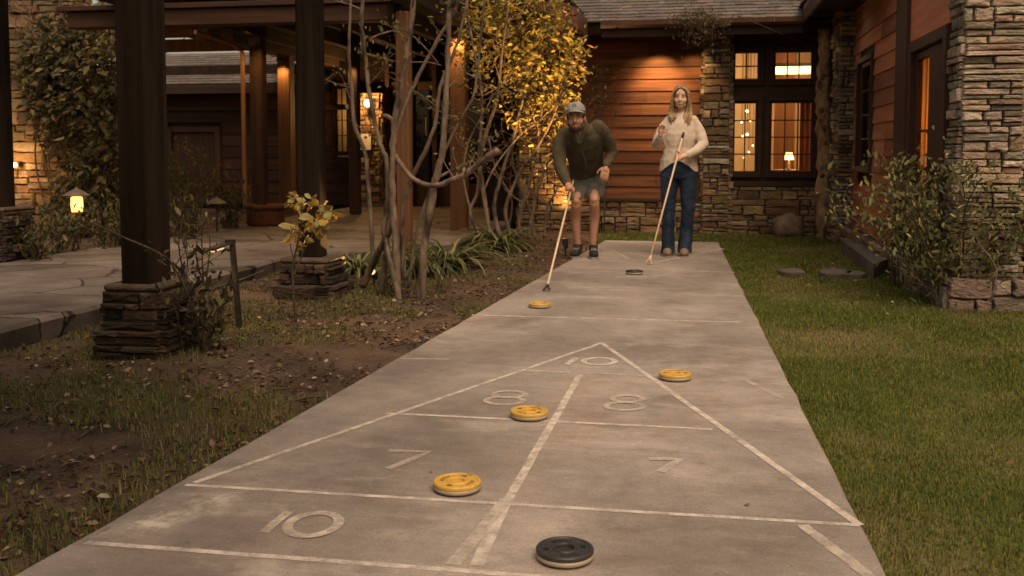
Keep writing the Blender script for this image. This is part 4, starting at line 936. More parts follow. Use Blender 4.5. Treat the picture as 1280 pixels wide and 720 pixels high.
pc = at(995, 87, 15.0); t = thing('ceiling_lamp', (pc.x, 15, pc.z), 'long glowing ceiling lamp seen in the upper right window', 'lamp')
mb = MB(); mb.bbox(pc.x - .32, pc.x + .32, 14.9, 15.1, pc.z - .06, pc.z + .05, .02); mb.build('diffuser', MT['shade'], t)
mb = MB(); mb.bbox(pc.x - .34, pc.x + .34, 14.88, 15.12, pc.z + .051, pc.z + .09, .01); mb.tube([(pc.x, 15, pc.z + .09), (pc.x, 15, 2.72)], .01, 6); mb.build('housing', MT['bronze'], t)
pts = [(934, 139, .030), (938, 151, .022), (927, 153, .018), (934, 168, .030), (928, 170, .02), (936, 190, .018), (941, 182, .016), (930, 197, .018)]  # window reflections built as small added glowing bulbs
t = thing('glint_bulbs', (at(934, 165, 14.6).x, 14.6, at(934, 200, 14.6).z), 'added small bulbs standing in for glints in the lower left window', 'lamp')
for px, py, r_ in pts:
    p = at(px, py, 14.6); mb = MB(); mb.ball(p, r_ * .55, n=10); bb = mb.build('bulb', MT['bulb'], t, smooth=True); mb = MB(); mb.tube([p, (p.x, 14.6, 2.71)], .003, 5); mb.build('cord', MT['ink'], bb)
# curtain in the lower right window
mb = MB()
for i in range(8):
    a = at(1003, 0, 13.75).x + i * .032; mb.box(a, a + .030, 13.72 + .025 * (i % 2), 13.74 + .025 * (i % 2), .5, 1.85, jit((1, 1, 1), .1))
MT['red_curtain'] = mat('rust_curtain', (.30, .10, .04), (.42, .16, .07), scale=6, rough=.9, bump=.1, col=True, trans=.4, stretch=(1, 1, .1))
mb.build('curtain', MT['red_curtain'], lodge)
# ================================================================== PLANTS
def smooth_path(pts, n=4):
    pts = [V(p) for p in pts]; out = []
    for i in range(len(pts) - 1):
        p0, p1, p2, p3 = pts[max(i - 1, 0)], pts[i], pts[i + 1], pts[min(i + 2, len(pts) - 1)]
        for k in range(n):
            t = k / n; out.append(.5 * ((2 * p1) + (p2 - p0) * t + (2 * p0 - 5 * p1 + 4 * p2 - p3) * t * t + (3 * p1 - p0 - 3 * p2 + p3) * t ** 3))
    return out + [pts[-1]]
def limb(mb, pts, r0, r1, n=8, sub=5, knob=.10, col=None):
    p = smooth_path(pts, sub); m = len(p)
    mb.tube([q + V((n3(q.z * 5, i, .7), n3(i, q.z * 5, .9), 0)) * r0 * .35 for i, q in enumerate(p)], [(r0 + (r1 - r0) * i / (m - 1)) * (1 + random.uniform(-knob, knob)) for i in range(m)], n, col or jit((1, 1, 1), .15))
    return p
def twigs(mb, path, n, L, r, tips, up=.5, start=.3, spread=1.0):
    """side shoots along a limb; their points are collected for the leaves"""
    m = len(path)
    for _ in range(n):
        i = random.randint(int(m * start), m - 1); p = path[i]; a = random.uniform(0, 2 * PI); d = V((math.cos(a) * spread, math.sin(a) * spread, random.uniform(-.2, 1) * up + .2)).normalized(); l = L * random.uniform(.5, 1.2)
        q = [p]; 
        for k in range(4):
            d = (d + V((random.uniform(-.3, .3), random.uniform(-.3, .3), random.uniform(-.1, .25)))).normalized(); q.append(q[-1] + d * l / 4)
        mb.tube(q, [r, r * .8, r * .6, r * .45, r * .3], 5, jit((1, 1, 1), .2)); tips += [(q[k], (q[k] - q[k - 1]).normalized()) for k in (1, 2, 3, 4)]
def pick(tips, n, jitter):
    idx = RNG.integers(0, len(tips), n); P = np.array([tips[i][0] for i in idx]) + RNG.normal(0, jitter, (n, 3)); A = np.array([tips[i][1] for i in idx]); return P, A

# --- multi-stemmed pale tree beside the court
def stems(specs):
    out = []
    for pts, r0, r1 in specs: out.append((pts, r0, r1))
    return out
t = thing('multi_stem_tree', (-2.15, 7.2, 0), 'bare pale multi stemmed tree forking beside the slim tan post', 'tree')
S = [([(467, 330, 7.3), (462, 256, 7.28), (457, 195, 7.25), (443, 155, 7.2), (440, 110, 7.2), (436, 60, 7.15), (441, -30, 7.1)], .024, .012),
     ([(475, 370, 7.1), (484, 308, 7.1), (480, 287, 7.1), (485, 241, 7.08), (482, 198, 7.05), (475, 179, 7.05), (464, 130, 7.0), (457, 75, 7.0), (452, 25, 6.95), (456, -40, 6.9)], .030, .015),
     ([(497, 376, 7.0), (496, 340, 7.0), (495, 302, 7.02), (491, 262, 7.03), (491, 198, 7.05), (493, 160, 7.05), (500, 113, 7.05), (508, 67, 7.05), (515, 23, 7.05), (517, -40, 7.05)], .036, .022),
     ([(493, 170, 7.05), (507, 130, 7.1), (522, 97, 7.15), (547, 50, 7.2), (567, 17, 7.25), (590, -30, 7.3)], .022, .012),
     ([(493, 158, 7.05), (487, 147, 7.03), (477, 144, 7.0)], .022, .018),
     ([(453, 358, 7.25), (468, 325, 7.2), (484, 294, 7.1), (493, 268, 7.05)], .034, .028),
     ([(525, 383, 7.0), (527, 350, 7.0), (531, 302, 7.0), (543, 232, 7.0), (553, 186, 7.0), (558, 113, 7.0), (560, 50, 7.0), (563, -40, 7.0)], .040, .020),
     ([(505, 350, 7.2), (503, 300, 7.2), (504, 256, 7.2), (516, 220, 7.15), (534, 183, 7.1), (545, 150, 7.1), (550, 110, 7.1), (567, 67, 7.1), (577, 33, 7.1), (590, -30, 7.1)], .024, .012),
     ([(494, 194, 7.05), (503, 208, 7.02), (516, 223, 7.0), (533, 231, 6.95), (550, 231, 6.9), (562, 226, 6.88), (580, 219, 6.85), (600, 203, 6.8), (622, 188, 6.75)], .020, .026),
     ([(510, 360, 7.3), (520, 293, 7.3), (531, 256, 7.3), (545, 215, 7.3), (560, 180, 7.3), (575, 150, 7.3), (592, 118, 7.3), (600, 60, 7.3), (606, -10, 7.3)], .016, .009),
     ([(500, 378, 6.95), (488, 330, 6.98), (482, 300, 7.0)], .026, .020),
     ([(540, 225, 7.0), (555, 218, 7.05), (575, 208, 7.1), (592, 200, 7.1)], .016, .008)]
tips = []; mb = MB()
for pts, r0, r1 in S:
    p = limb(mb, [at(*q) for q in pts], r0 * .84, r1 * .84, 10)
    if len(pts) > 6: twigs(mb, p, 5, .45, .006, tips, start=.55)
trunk = mb.build('trunk', MT['bark'], t, smooth=True)
ex = [at(465, 48, 7.0), at(490, 40, 7.05), at(513, 62, 7.1), at(540, 76, 7.1), at(562, 100, 7.1)]; mb = MB(); p = limb(mb, [at(464, 48, 6.98), at(478, 42, 7), at(505, 38, 7.1), at(530, 58, 7.15), at(548, 80, 7.2)], .008, .004, 6)
p2 = limb(mb, [at(510, 78, 7.05), at(535, 78, 7.1), at(552, 82, 7.15)], .006, .003, 6); p3 = limb(mb, [at(466, 78, 7), at(490, 76, 7), at(500, 78, 7)], .004, .002, 5)
mb.build('branch', MT['bark'], t, smooth=True)
near = [(at(px + random.uniform(-7, 7), py + random.uniform(-6, 6), 7.0 + random.uniform(-.1, .1)), V((0, 0, 1))) for px, py in ((462, 40), (470, 42), (484, 40), (497, 42), (470, 68), (480, 70), (478, 76), (489, 66), (500, 26), (538, 45), (575, 40), (570, 12), (590, 15), (560, 5)) for _ in range(2)]
P, A = pick(tips, 330, .04); P2, A2 = pick(near, 60, .03)
lf = leaf_cloud('foliage', np.concatenate([P, P2]), RNG.uniform(.03, .055, len(P) + len(P2)), pal(len(P) + len(P2), [(.16, .13, .05), (.20, .16, .06), (.10, .10, .035)], [3, 2, 2]), 'leaf', t, axis=np.concatenate([A, A2]), width=.55)
mb = MB()                                 # loose litter of suckers at the foot
for i in range(26):
    c = V((-2.15 + random.gauss(0, .20), 7.12 + random.gauss(0, .14), 0)); a = random.uniform(0, 2 * PI); h = random.uniform(.10, .38)
    mb.tube([c, c + V((math.cos(a) * .03, math.sin(a) * .03, h * .5)), c + V((math.cos(a) * .09, math.sin(a) * .09, h))], [.005, .004, .002], 5, jit((1, 1, 1), .3))
mb.build('sucker', MT['twig'], t)

# --- thicket and yellow crowned tree behind it
t = thing('yellow_leaved_tree', (-1.95, 11.3, 0), 'thin stemmed tree with a glowing yellow crown behind the crouching man', 'tree')
S = [([(612, 298, 10.6), (606, 250, 10.6), (600, 205, 10.6), (610, 160, 10.6), (622, 120, 10.6), (628, 60, 10.6), (640, -20, 10.6)], .028, .012),
     ([(600, 296, 10.7), (588, 265, 10.7), (597, 240, 10.7), (598, 200, 10.7), (602, 150, 10.7), (600, 100, 10.7), (588, 40, 10.7), (580, -20, 10.7)], .022, .012),
     ([(625, 298, 10.9), (618, 258, 10.9), (628, 215, 10.9), (640, 180, 10.9), (652, 130, 10.9), (668, 70, 10.9), (690, 10, 10.9)], .026, .010),
     ([(640, 300, 11.0), (632, 262, 11.0), (650, 215, 11.0), (668, 190, 11.0), (690, 150, 11.0), (705, 100, 11.0)], .024, .009),
     ([(645, 298, 11.1), (655, 250, 11.1), (665, 215, 11.1), (675, 160, 11.1), (682, 90, 11.1), (690, 20, 11.1)], .026, .010),
     ([(660, 300, 11.2), (668, 255, 11.2), (676, 225, 11.2), (690, 195, 11.2), (706, 170, 11.2)], .022, .008),
     ([(668, 300, 11.3), (662, 262, 11.3), (648, 228, 11.3), (640, 196, 11.3), (645, 150, 11.3), (630, 90, 11.3), (640, 10, 11.3)], .020, .008),
     ([(680, 298, 11.4), (684, 262, 11.4), (698, 232, 11.4), (704, 205, 11.4)], .018, .007),
     ([(604, 240, 10.6), (618, 210, 10.6), (636, 185, 10.7), (656, 163, 10.8), (672, 155, 10.9)], .012, .006),
     ([(588, 262, 10.7), (579, 220, 10.7), (585, 180, 10.7), (600, 150, 10.6), (618, 118, 10.6), (640, 90, 10.6)], .014, .006),
     ([(630, 300, 11.2), (640, 262, 11.2), (636, 240, 11.2), (620, 214, 11.2), (612, 180, 11.2), (590, 150, 11.2)], .014, .006),
     ([(652, 300, 10.9), (648, 268, 10.9), (660, 245, 10.9), (680, 215, 10.9), (690, 200, 10.9)], .014, .006)]
tips = []; mb = MB()
for pts, r0, r1 in S:
    p = limb(mb, [at(*q) for q in pts], r0, r1, 8); twigs(mb, p, 9, .5, .006, tips, start=.35)
mb.build('trunk', MT['bark'], t, smooth=True)
def crown_pts(blobs, n):
    P = []; w = np.array([b[3] for b in blobs]); w = w / w.sum()
    for i in RNG.choice(len(blobs), n, p=w):
        px, py, r, _, Y = blobs[i]; a = RNG.uniform(0, 2 * PI); q = r * math.sqrt(RNG.uniform(0, 1)); P.append(at(px + q * math.cos(a), py + q * math.sin(a), Y + RNG.normal(0, .22)))
    return P
blobs = [(660, 30, 46, 4, 11.0), (690, 70, 36, 4, 11.0), (640, 62, 34, 2.5, 10.9), (672, 105, 36, 2.6, 11.0), (702, 118, 22, 1.2, 11.0), (625, 25, 32, 2, 10.9), (650, 122, 34, 1.0, 11.0), (690, 25, 26, 2.2, 11.0), (690, 155, 24, .8, 11.2), (660, 160, 28, .5, 11.1), (605, 70, 26, .9, 10.9), (712, 88, 16, 1.2, 11.0), (718, 60, 14, .8, 11.0), (600, 20, 24, 1.2, 10.9), (580, 60, 20, .7, 10.8), (600, 110, 22, .7, 10.8), (630, 150, 24, .4, 10.9), (630, -40, 60, 3, 11.0), (680, -45, 50, 2.6, 11.0)]
cp = crown_pts(blobs, 620); mb = MB(); lp = []
for c in cp:                              # small twigs each bearing a spray of leaves
    d = V((random.gauss(0, 1), random.gauss(0, 1), random.uniform(-.3, 1))).normalized(); l = random.uniform(.08, .2); c = V(c)
    mb.tube([c - d * l, c, c + d * l * .6], [.004, .003, .0015], 4, jit((1, 1, 1), .3)); lp += [(c + d * l * s_ + V((random.gauss(0, .03), random.gauss(0, .03), random.gauss(0, .03))), d) for s_ in (-.5, -.1, .3, .6, .9, .1)]
mb.build('twig', MT['twig'], t)
P, A = pick(lp, 3300, .022); n = len(P)
leaf_cloud('foliage', P, RNG.uniform(.045, .082, n), pal(n, [(.44, .30, .055), (.38, .31, .06), (.27, .25, .06), (.54, .43, .10), (.16, .15, .035)], [4, 3, 2, 1.5, 1]), 'leaf', t, axis=A, width=.5, up=-.2)
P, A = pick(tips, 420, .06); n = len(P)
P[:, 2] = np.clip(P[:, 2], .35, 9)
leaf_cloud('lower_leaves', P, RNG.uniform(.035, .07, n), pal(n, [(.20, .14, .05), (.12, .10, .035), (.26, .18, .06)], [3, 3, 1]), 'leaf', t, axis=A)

# --- shrubs made of shoots from one foot
def shrub(name, label, cat, c, h, spread, n, leaves, size, cols, wts, r=.008, group=None, m='leaf', bias=(0, 0), width=.42, low=.25, jitter=.035, wood_m='twig', side=5, sideL=.3, up=.4):
    t = thing(name, c, label, cat, group); c = V(c); mb = MB(); tips = []
    for i in range(n):
        a = random.uniform(0, 2 * PI); s_ = spread * random.uniform(.25, 1); hh = h * random.uniform(.6, 1.05)
        e = c + V((math.cos(a) * s_ + bias[0], math.sin(a) * s_ * .8 + bias[1], hh)); b = c + V((math.cos(a) * .07, math.sin(a) * .05, -.03)); k1 = b.lerp(e, .35) + V((0, 0, h * .08)); k2 = b.lerp(e, .7) + V((random.gauss(0, .04), random.gauss(0, .04), h * .06))
        p = limb(mb, [b, k1, k2, e], r, r * .35, 6, 4); twigs(mb, p, side, sideL * h, r * .45, tips, start=low); tips += [(q, V((0, 0, 1))) for q in p[int(len(p) * low):]]
    mb.build('stem', MT[wood_m], t, smooth=True); P, A = pick(tips, leaves, jitter); P[:, 2] = np.maximum(P[:, 2], c.z + .02)
    leaf_cloud('foliage', P, RNG.uniform(size * .65, size * 1.3, leaves), pal(leaves, cols, wts), m, t, axis=A, width=width, up=up)
    return t
OL = [(.20, .20, .08), (.13, .145, .06), (.29, .255, .11), (.34, .275, .10)]
c = gp(1150, 372); shrub('bush', 'loose sprawling olive bush in front of the stone corner pier', 'bush', (c.x + .16, c.y - .22, -.02), .88, .74, 22, 5200, .047, OL, [4, 4, 2, .8], r=.009, side=8, low=.18, jitter=.075)
c2 = gp(1110, 352); shrub('bush', 'yellowing bush against the red brown boards', 'bush', (c2.x + .10, c2.y - .1, -.02), 1.0, .22, 9, 900, .047, [(.26, .19, .055), (.18, .15, .05), (.10, .10, .035)], [3, 3, 1], r=.008, side=8, low=.35, jitter=.05)
# arching bare cane that leans out of it
mb = MB(); cane = [at(1246, 338, 7.05), at(1238, 322, 7.05), at(1226, 308, 7.08), at(1220, 296, 7.1)]
limb(mb, cane, .006, .005, 6); limb(mb, [at(1246, 338, 7.05), at(1243, 360, 7.03), at(1238, 378, 7.0)], .006, .007, 6); props(mb.build('bare_cane', MT['bark']), 'bare pale cane leaning on the stone pier foot', 'cane')
# shrub at the big post, weak sprigs around
DK = [(.075, .060, .030), (.11, .085, .04), (.05, .045, .022), (.16, .12, .06)]
c = gp(232, 440); shrub('shrub', 'straggly brown leaved shrub at the foot of the thick dark post', 'shrub', (c.x, c.y + .05, -.03), .40, .27, 13, 300, .055, DK, [4, 3, 3, 1], r=.007, side=4, low=.2)
c = gp(238, 420); shrub('shrub', 'upright twiggy shrub beside the thick dark post', 'shrub', (c.x - .03, c.y + .1, -.03), .74, .14, 6, 110, .055, DK, [4, 3, 2, 2], r=.007, side=3, low=.3)
# long trailing runner across the post
mb = MB(); p = limb(mb, [at(116, 279, 4.60), at(130, 285, 4.58), at(155, 297, 4.58), at(190, 312, 4.58), at(212, 326, 4.6), at(226, 350, 4.65), at(236, 372, 4.7), at(240, 400, 4.75)], .005, .006, 6); p += limb(mb, [at(240, 385, 4.85), at(265, 362, 5.0), at(300, 350, 5.2), at(330, 338, 5.4)], .007, .004, 6)
t = thing('runner', p[-1], 'long arching runner trailing across the thick dark post', 'vine'); mb.build('stem', MT['twig'], t, smooth=True); q = [(a, V((0, -1, .4))) for a in p]; P, A = pick(q, 44, .03); leaf_cloud('foliage', P, RNG.uniform(.035, .06, 44), pal(44, DK, [3, 3, 2, 2]), 'leaf', t, axis=A)
# yellow sapling in front of the second post
t = thing('sapling', gp(370, 400), 'slender sapling with lit yellow leaves before the second post', 'sapling'); yb = gp(370, 400).y
mb = MB(); p = limb(mb, [at(370, 402, yb), at(367, 370, yb), at(366, 335, yb), at(372, 305, yb), at(377, 275, yb), at(378, 245, yb)], .010, .004, 7); p1 = limb(mb, [at(367, 345, yb), at(378, 318, yb + .05), at(392, 290, yb + .08), at(402, 268, yb + .1)], .007, .003, 6); limb(mb, [at(369, 330, yb), at(364, 312, yb), at(362, 298, yb)], .004, .002, 5); mb.build('trunk', MT['twig'], t, smooth=True)
lp = [(at(px + random.gauss(0, 5), py + random.gauss(0, 5), yb + random.gauss(.05, .06)), V((random.gauss(0, 1), -.3, random.gauss(0, .7)))) for px, py in ((378, 245), (376, 252), (382, 250), (366, 295), (372, 300), (378, 290), (386, 275), (394, 262), (402, 268), (408, 260), (412, 272), (400, 280), (406, 288), (396, 290), (390, 300), (380, 308), (404, 274), (398, 270), (374, 285), (410, 265)) for _ in range(4)]
P, A = pick(lp, 105, .012); leaf_cloud('foliage', P, RNG.uniform(.05, .085, 105), pal(105, [(.42, .29, .07), (.34, .25, .07), (.24, .21, .07), (.50, .36, .12)], [3, 3, 2, 1]), 'leaf', t, axis=A, width=.7)
# strap leaved clumps
def clump(c, n, L, label, thin=1, cols=((.12, .14, .05), (.085, .11, .04), (.21, .21, .09))):
    vs = []; ts = []; cs = []; c = V(c)
    for i in range(n):
        a = random.uniform(0, 2 * PI); d = V((math.cos(a), math.sin(a), 0)); s_ = V((-d.y, d.x, 0)); l = L * random.uniform(.6, 1.15); el = random.uniform(.5, 1.35); w = random.uniform(.011, .019) * thin; b = c + d * random.uniform(0, .10); k = len(vs); col = jit(random.choice(cols), .25); p = b.copy(); an = el
        for j in range(7):
            ww = w * (1 - (j / 6) ** 2.2) + .0008; vs += [tuple(p - s_ * ww), tuple(p + V((0, 0, -ww * .5))), tuple(p + s_ * ww)]; cs += [col] * 3
            p = p + (d * math.cos(an) + V((0, 0, 1)) * math.sin(an)) * (l / 6); an -= random.uniform(.28, .42)
            if j: 
                for q in (0, 1): u = k + (j - 1) * 3 + q; ts += [(u, u + 1, u + 4), (u, u + 4, u + 3)]
    return props(np_mesh('strap_leaf_clump', vs, ts, np.array(cs), MT['leaf'], smooth=True, origin=c), label, 'plant', 'strap leaved clumps')
for px, py, n, L, lab in ((560, 338, 150, .62, 'largest dark green strap leaved clump right of the pale trunks'), (447, 342, 75, .42, 'strap leaved clump between the stone base and the pale trunks'), (622, 312, 105, .58, 'strap leaved clump below the thin stemmed thicket'), (522, 345, 85, .52, 'strap leaved clump just behind the thickest pale trunk'), (500, 330, 60, .46, 'strap leaved clump at the walk edge behind the forked stems')):
    clump(gp(px, py, -.02), n, L, lab)
clump(gp(62, 520, -.02), 34, .15, 'dry grassy tuft on the bare earth at the left edge', .17, ((.17, .13, .06), (.10, .09, .035))); clump(gp(152, 622, -.02), 14, .11, 'small dry tuft on the bare earth near the flaking paint', .17, ((.15, .12, .055), (.08, .06, .03)))
# yellow flower heads by the walk
# ivy on the stone wall: a deep uneven mat of leaves
t = thing('ivy', (-7.3, 10.95, 0), 'large ivy spilling over the golden stone wall', 'ivy')
blobs = [(60, 60, 34, 2, 10.85), (45, 105, 20, 1.2, 10.85), (70, 140, 30, 2, 10.8), (125, 45, 36, 2.5, 10.85), (95, 60, 48, 3, 10.85), (70, 100, 44, 3, 10.8), (110, 120, 44, 3, 10.75), (75, 45, 34, 1.5, 10.85), (100, 170, 44, 3, 10.75), (120, 215, 38, 2.5, 10.75), (95, 240, 34, 2, 10.75), (125, 265, 34, 2, 10.7), (40, 85, 24, 1, 10.85), (55, 130, 24, .8, 10.85), (140, 90, 28, 1.5, 10.8), (140, 170, 28, 1.5, 10.7), (85, 280, 30, 1.5, 10.65), (140, 300, 26, 1.2, 10.6)]
cp = crown_pts(blobs, 6800); cp = [p for p in cp if n3(p.x * 2.3, p.z * 2.3, 1.6, 5) > -.42]; P = np.array(cp); P[:, 2] = np.maximum(P[:, 2], .1)
A = np.stack([RNG.normal(0, .6, len(P)), np.full(len(P), -.8), RNG.normal(-.5, .4, len(P))], 1)
leaf_cloud('foliage', P, RNG.uniform(.07, .135, len(P)), pal(len(P), [(.10, .085, .036), (.15, .125, .055), (.065, .058, .024), (.21, .17, .075)], [4, 3, 3, 1.4]), 'leaf', t, axis=A, width=.48)
mb = MB()
for i in range(16): x = random.uniform(-7.9, -6.9); limb(mb, [V((x, 10.98, .05)), V((x + random.gauss(0, .15), 10.95, .9)), V((x + random.gauss(0, .25), 10.93, 1.7)), V((x + random.gauss(0, .4), 10.9, 2.4))], .012, .005, 6)
mb.build('stem', MT['twig'], t, smooth=True)
# bare vine tangle at the top left
t = thing('bare_vine', at(40, 20, 10.8), 'tangle of bare pale vine stems above the ivy at the top left', 'vine'); mb = MB()
for i in range(30):
    a = at(random.uniform(-10, 80), random.uniform(-40, 50), 10.85 + random.uniform(-.15, .1)); b = a + V((random.gauss(0, .3), random.gauss(0, .08), random.gauss(0, .22))); limb(mb, [a, a.lerp(b, .4) + V((0, random.gauss(0, .05), random.gauss(0, .08))), a.lerp(b, .7) + V((0, 0, random.gauss(0, .08))), b], .007, .003, 5)
mb.build('stem', MT['bark'], t, smooth=True)
# garden planting between the wall and the walk
GD = [(.10, .095, .035), (.07, .075, .028), (.15, .12, .045)]
for i, (px, py, h, sp_, n, lv, lab) in enumerate(((20, 335, .42, .42, 14, 420, 'low leafy shrub in front of the golden stone wall'), (70, 325, .45, .35, 12, 330, 'low leafy shrub left of the lit path light'), (130, 318, .5, .32, 12, 330, 'low leafy shrub right of the lit path light'), (232, 300, .95, .42, 18, 640, 'tall leafy shrub between the thick dark post and the unlit path light'), (285, 292, .62, .32, 14, 480, 'rounded leafy shrub beside the round planter'), (215, 304, .55, .3, 10, 300, 'dark leafy shrub just right of the thick dark post'))):
    c = gp(px, py, .06); shrub('shrub', lab, 'shrub', (c.x - .15, c.y + .35, .04), h, sp_, n, lv, .062, GD, [3, 3, 1.4], r=.007, side=4, low=.15, group='garden shrubs behind the walk')
# feathery climber hanging over the far gutter and thin dry shrub against the siding
t = thing('climber', at(870, 40, 12.55), 'wispy climber tangled over the gutter between siding and windows', 'climber'); mb = MB(); tips = []
for i in range(40):
    a = at(random.uniform(848, 918), random.uniform(18, 34), 12.5 + random.uniform(-.06, .14)); e = at(min(max(random.gauss(872, 26), 805), 922), random.gauss(46, 17), 12.5 + random.uniform(-.15, .05)); p = limb(mb, [a, a.lerp(e, .5) + V((0, -.05, random.uniform(0, .10))), e], .0035, .0015, 5, 4); tips += [(q, V((0, 0, 1))) for q in p]
p = limb(mb, [at(922, 20, 12.5), at(952, 32, 12.6), at(985, 46, 12.8), at(1012, 58, 13.0)], .008, .004, 6); mb.build('stem', MT['twig'], t, smooth=True)
P, A = pick(tips, 620, .035); leaf_cloud('foliage', P, RNG.uniform(.03, .055, 620), pal(620, [(.16, .13, .045), (.11, .10, .035), (.24, .15, .06)], [3, 3, 1.5]), 'leaf', t, axis=A, width=.35)
c = at(748, 285, 13.05); shrub('shrub', 'thin dry tall shrub growing up the stained boards', 'shrub', (c.x, 13.08, 0), 2.1, .22, 9, 260, .05, [(.16, .12, .045), (.12, .10, .035)], [2, 2], r=.008, side=7, low=.62, sideL=.12)
# gnarled log post in the right corner
t = thing('log_post', (1.47, 12.95, 0), 'gnarled bare log post standing in the inner corner by the windows', 'log'); mb = MB()
p = limb(mb, [V((1.50, 12.98, -.05)), V((1.47, 12.98, .5)), V((1.49, 13.0, 1.1)), V((1.45, 13.0, 1.7)), V((1.47, 13.0, 2.2)), V((1.46, 13.0, 2.62))], .105, .085, 14, 8, .12, (1.9, 1.6, 1.3)); mb.build('trunk', MT['bark'], t, smooth=True)
mb = MB()
for z, a in ((.75, -1.9), (1.15, -1.2), (1.55, -2.2), (.4, -1.4), (2.0, -1.6)): c = V((1.475, 12.99, z)); d = V((math.cos(a), math.sin(a), .15)); mb = MB(); mb.tube([c + d * .07, c + d * .125], [.035, .022], 9, (1.2, 1.0, .8)); mb.build('knot', MT['bark'], t, smooth=True)
# ================================================================== PEOPLE
X_, Y_, Z_ = V((1, 0, 0)), V((0, 1, 0)), V((0, 0, 1))
def simple(name, c, rough=.7, spec=.3, var=.12, scale=30, bump=.1, bscale=None, stretch=(1, 1, 1), col=False):
    return mat(name, tuple(x * (1 - var) for x in c), tuple(x * (1 + var) for x in c), scale=scale, rough=rough, bump=bump, bscale=bscale or 80, spec=spec, stretch=stretch, col=col, bdist=.003)
MT['skin_f'] = simple('fair_skin', (.70, .445, .31), .5, .35, .05); MT['skin_m'] = simple('tanned_skin', (.46, .25, .16), .5, .35, .06)
MT['sweater'] = simple('cream_knit', (.62, .53, .43), .95, .1, .10, 60, .9, 140); MT['denim'] = mat('denim', (.011, .018, .036), (.030, .048, .085), scale=9, rough=.85, bump=.3, bscale=200, c3=(.045, .072, .12), s3=4, stretch=(1, 1, .5))
MT['jacket'] = mat('olive_fleece', (.060, .052, .031), (.098, .084, .052), scale=14, rough=.95, bump=.5, bscale=150); MT['shorts'] = simple('grey_shorts', (.105, .10, .092), .85, .2, .15, 20, .3)
MT['tee'] = simple('grey_tee', (.20, .19, .17), .9); MT['cap'] = simple('grey_cap', (.27, .265, .27), .9, .15, .08); MT['cap_brim'] = simple('pale_cap_brim', (.40, .395, .40), .9, .15, .08); MT['patch'] = simple('cap_badge', (.085, .088, .095), .8)
MT['hair_f'] = mat('dark_blond_hair', (.7, .7, .7), (1.25, 1.2, 1.1), scale=40, rough=.45, bump=.4, bscale=120, stretch=(1, 1, .08), col=True, spec=.5); MT['hair_m'] = simple('brown_hair', (.075, .04, .02), .8, .2, .3, 80, .6)
MT['brow_f'] = simple('fair_brow', (.20, .12, .065), .8); MT['white'] = simple('eye_white', (.62, .58, .54), .4); MT['iris'] = simple('iris', (.02, .014, .01), .3); MT['lip'] = simple('lip', (.50, .255, .20), .5, .4); MT['teeth'] = simple('teeth', (.72, .67, .6), .4)
MT['shoe_d'] = simple('dark_trainer', (.022, .019, .017), .8, .3, .3); MT['sole'] = simple('shoe_sole', (.33, .31, .28), .8); MT['boot'] = simple('tan_boot', (.24, .165, .105), .8, .2, .15)

def fuse(mb, name, m, parent, voxel, it=4, disp=None, cut=None):
    """join the closed shapes in mb into one continuous smooth skin"""
    me = mb.mesh('tmp'); o = bpy.data.objects.new('tmp', me); COL.objects.link(o)
    r = o.modifiers.new('r', 'REMESH'); r.mode = 'VOXEL'; r.voxel_size = voxel
    s = o.modifiers.new('s', 'SMOOTH'); s.factor = .5; s.iterations = it
    dg = bpy.context.evaluated_depsgraph_get(); dg.update(); out = bpy.data.meshes.new_from_object(o.evaluated_get(dg)); bpy.data.objects.remove(o); bpy.data.meshes.remove(me)
    if disp or cut:
        bm = bmesh.new(); bm.from_mesh(out); bm.normal_update()
        if disp:
            for v in bm.verts: v.co += v.normal * disp(v.co)
        if cut: bmesh.ops.delete(bm, geom=[v for v in bm.verts if cut(v.co)], context='VERTS')
        bm.to_mesh(out); bm.free()
    out.materials.clear(); out.materials.append(m); out.polygons.foreach_set('use_smooth', [True] * len(out.polygons)); out.name = name
    return link_mesh(name, out, parent)
def loft(mb, rings, n=20):
    """rings of (centre, side vector, front vector, half width, half depth)"""
    vs = []; m = len(rings)
    for c, sd, fw, a, b in rings:
        for k in range(n): w = 2 * PI * k / n; vs.append(V(c) + V(sd) * (a * math.cos(w)) + V(fw) * (b * math.sin(w)))
    fs = [(i * n + k, i * n + (k + 1) % n, (i + 1) * n + (k + 1) % n, (i + 1) * n + k) for i in range(m - 1) for k in range(n)]
    fs += [tuple(range(n))[::-1], tuple((m - 1) * n + k for k in range(n))]; mb.add(vs, fs)
def cap_tube(mb, pts, rad, n=12):
    mb.tube(smooth_path(pts, 4), [rad[min(int(i / 4), len(rad) - 1)] * (1 - (i / 4 % 1)) + rad[min(int(i / 4) + 1, len(rad) - 1)] * (i / 4 % 1) for i in range(4 * (len(pts) - 1) + 1)], n)
    mb.ball(pts[0], rad[0], n=n); mb.ball(pts[-1], rad[-1], n=n)
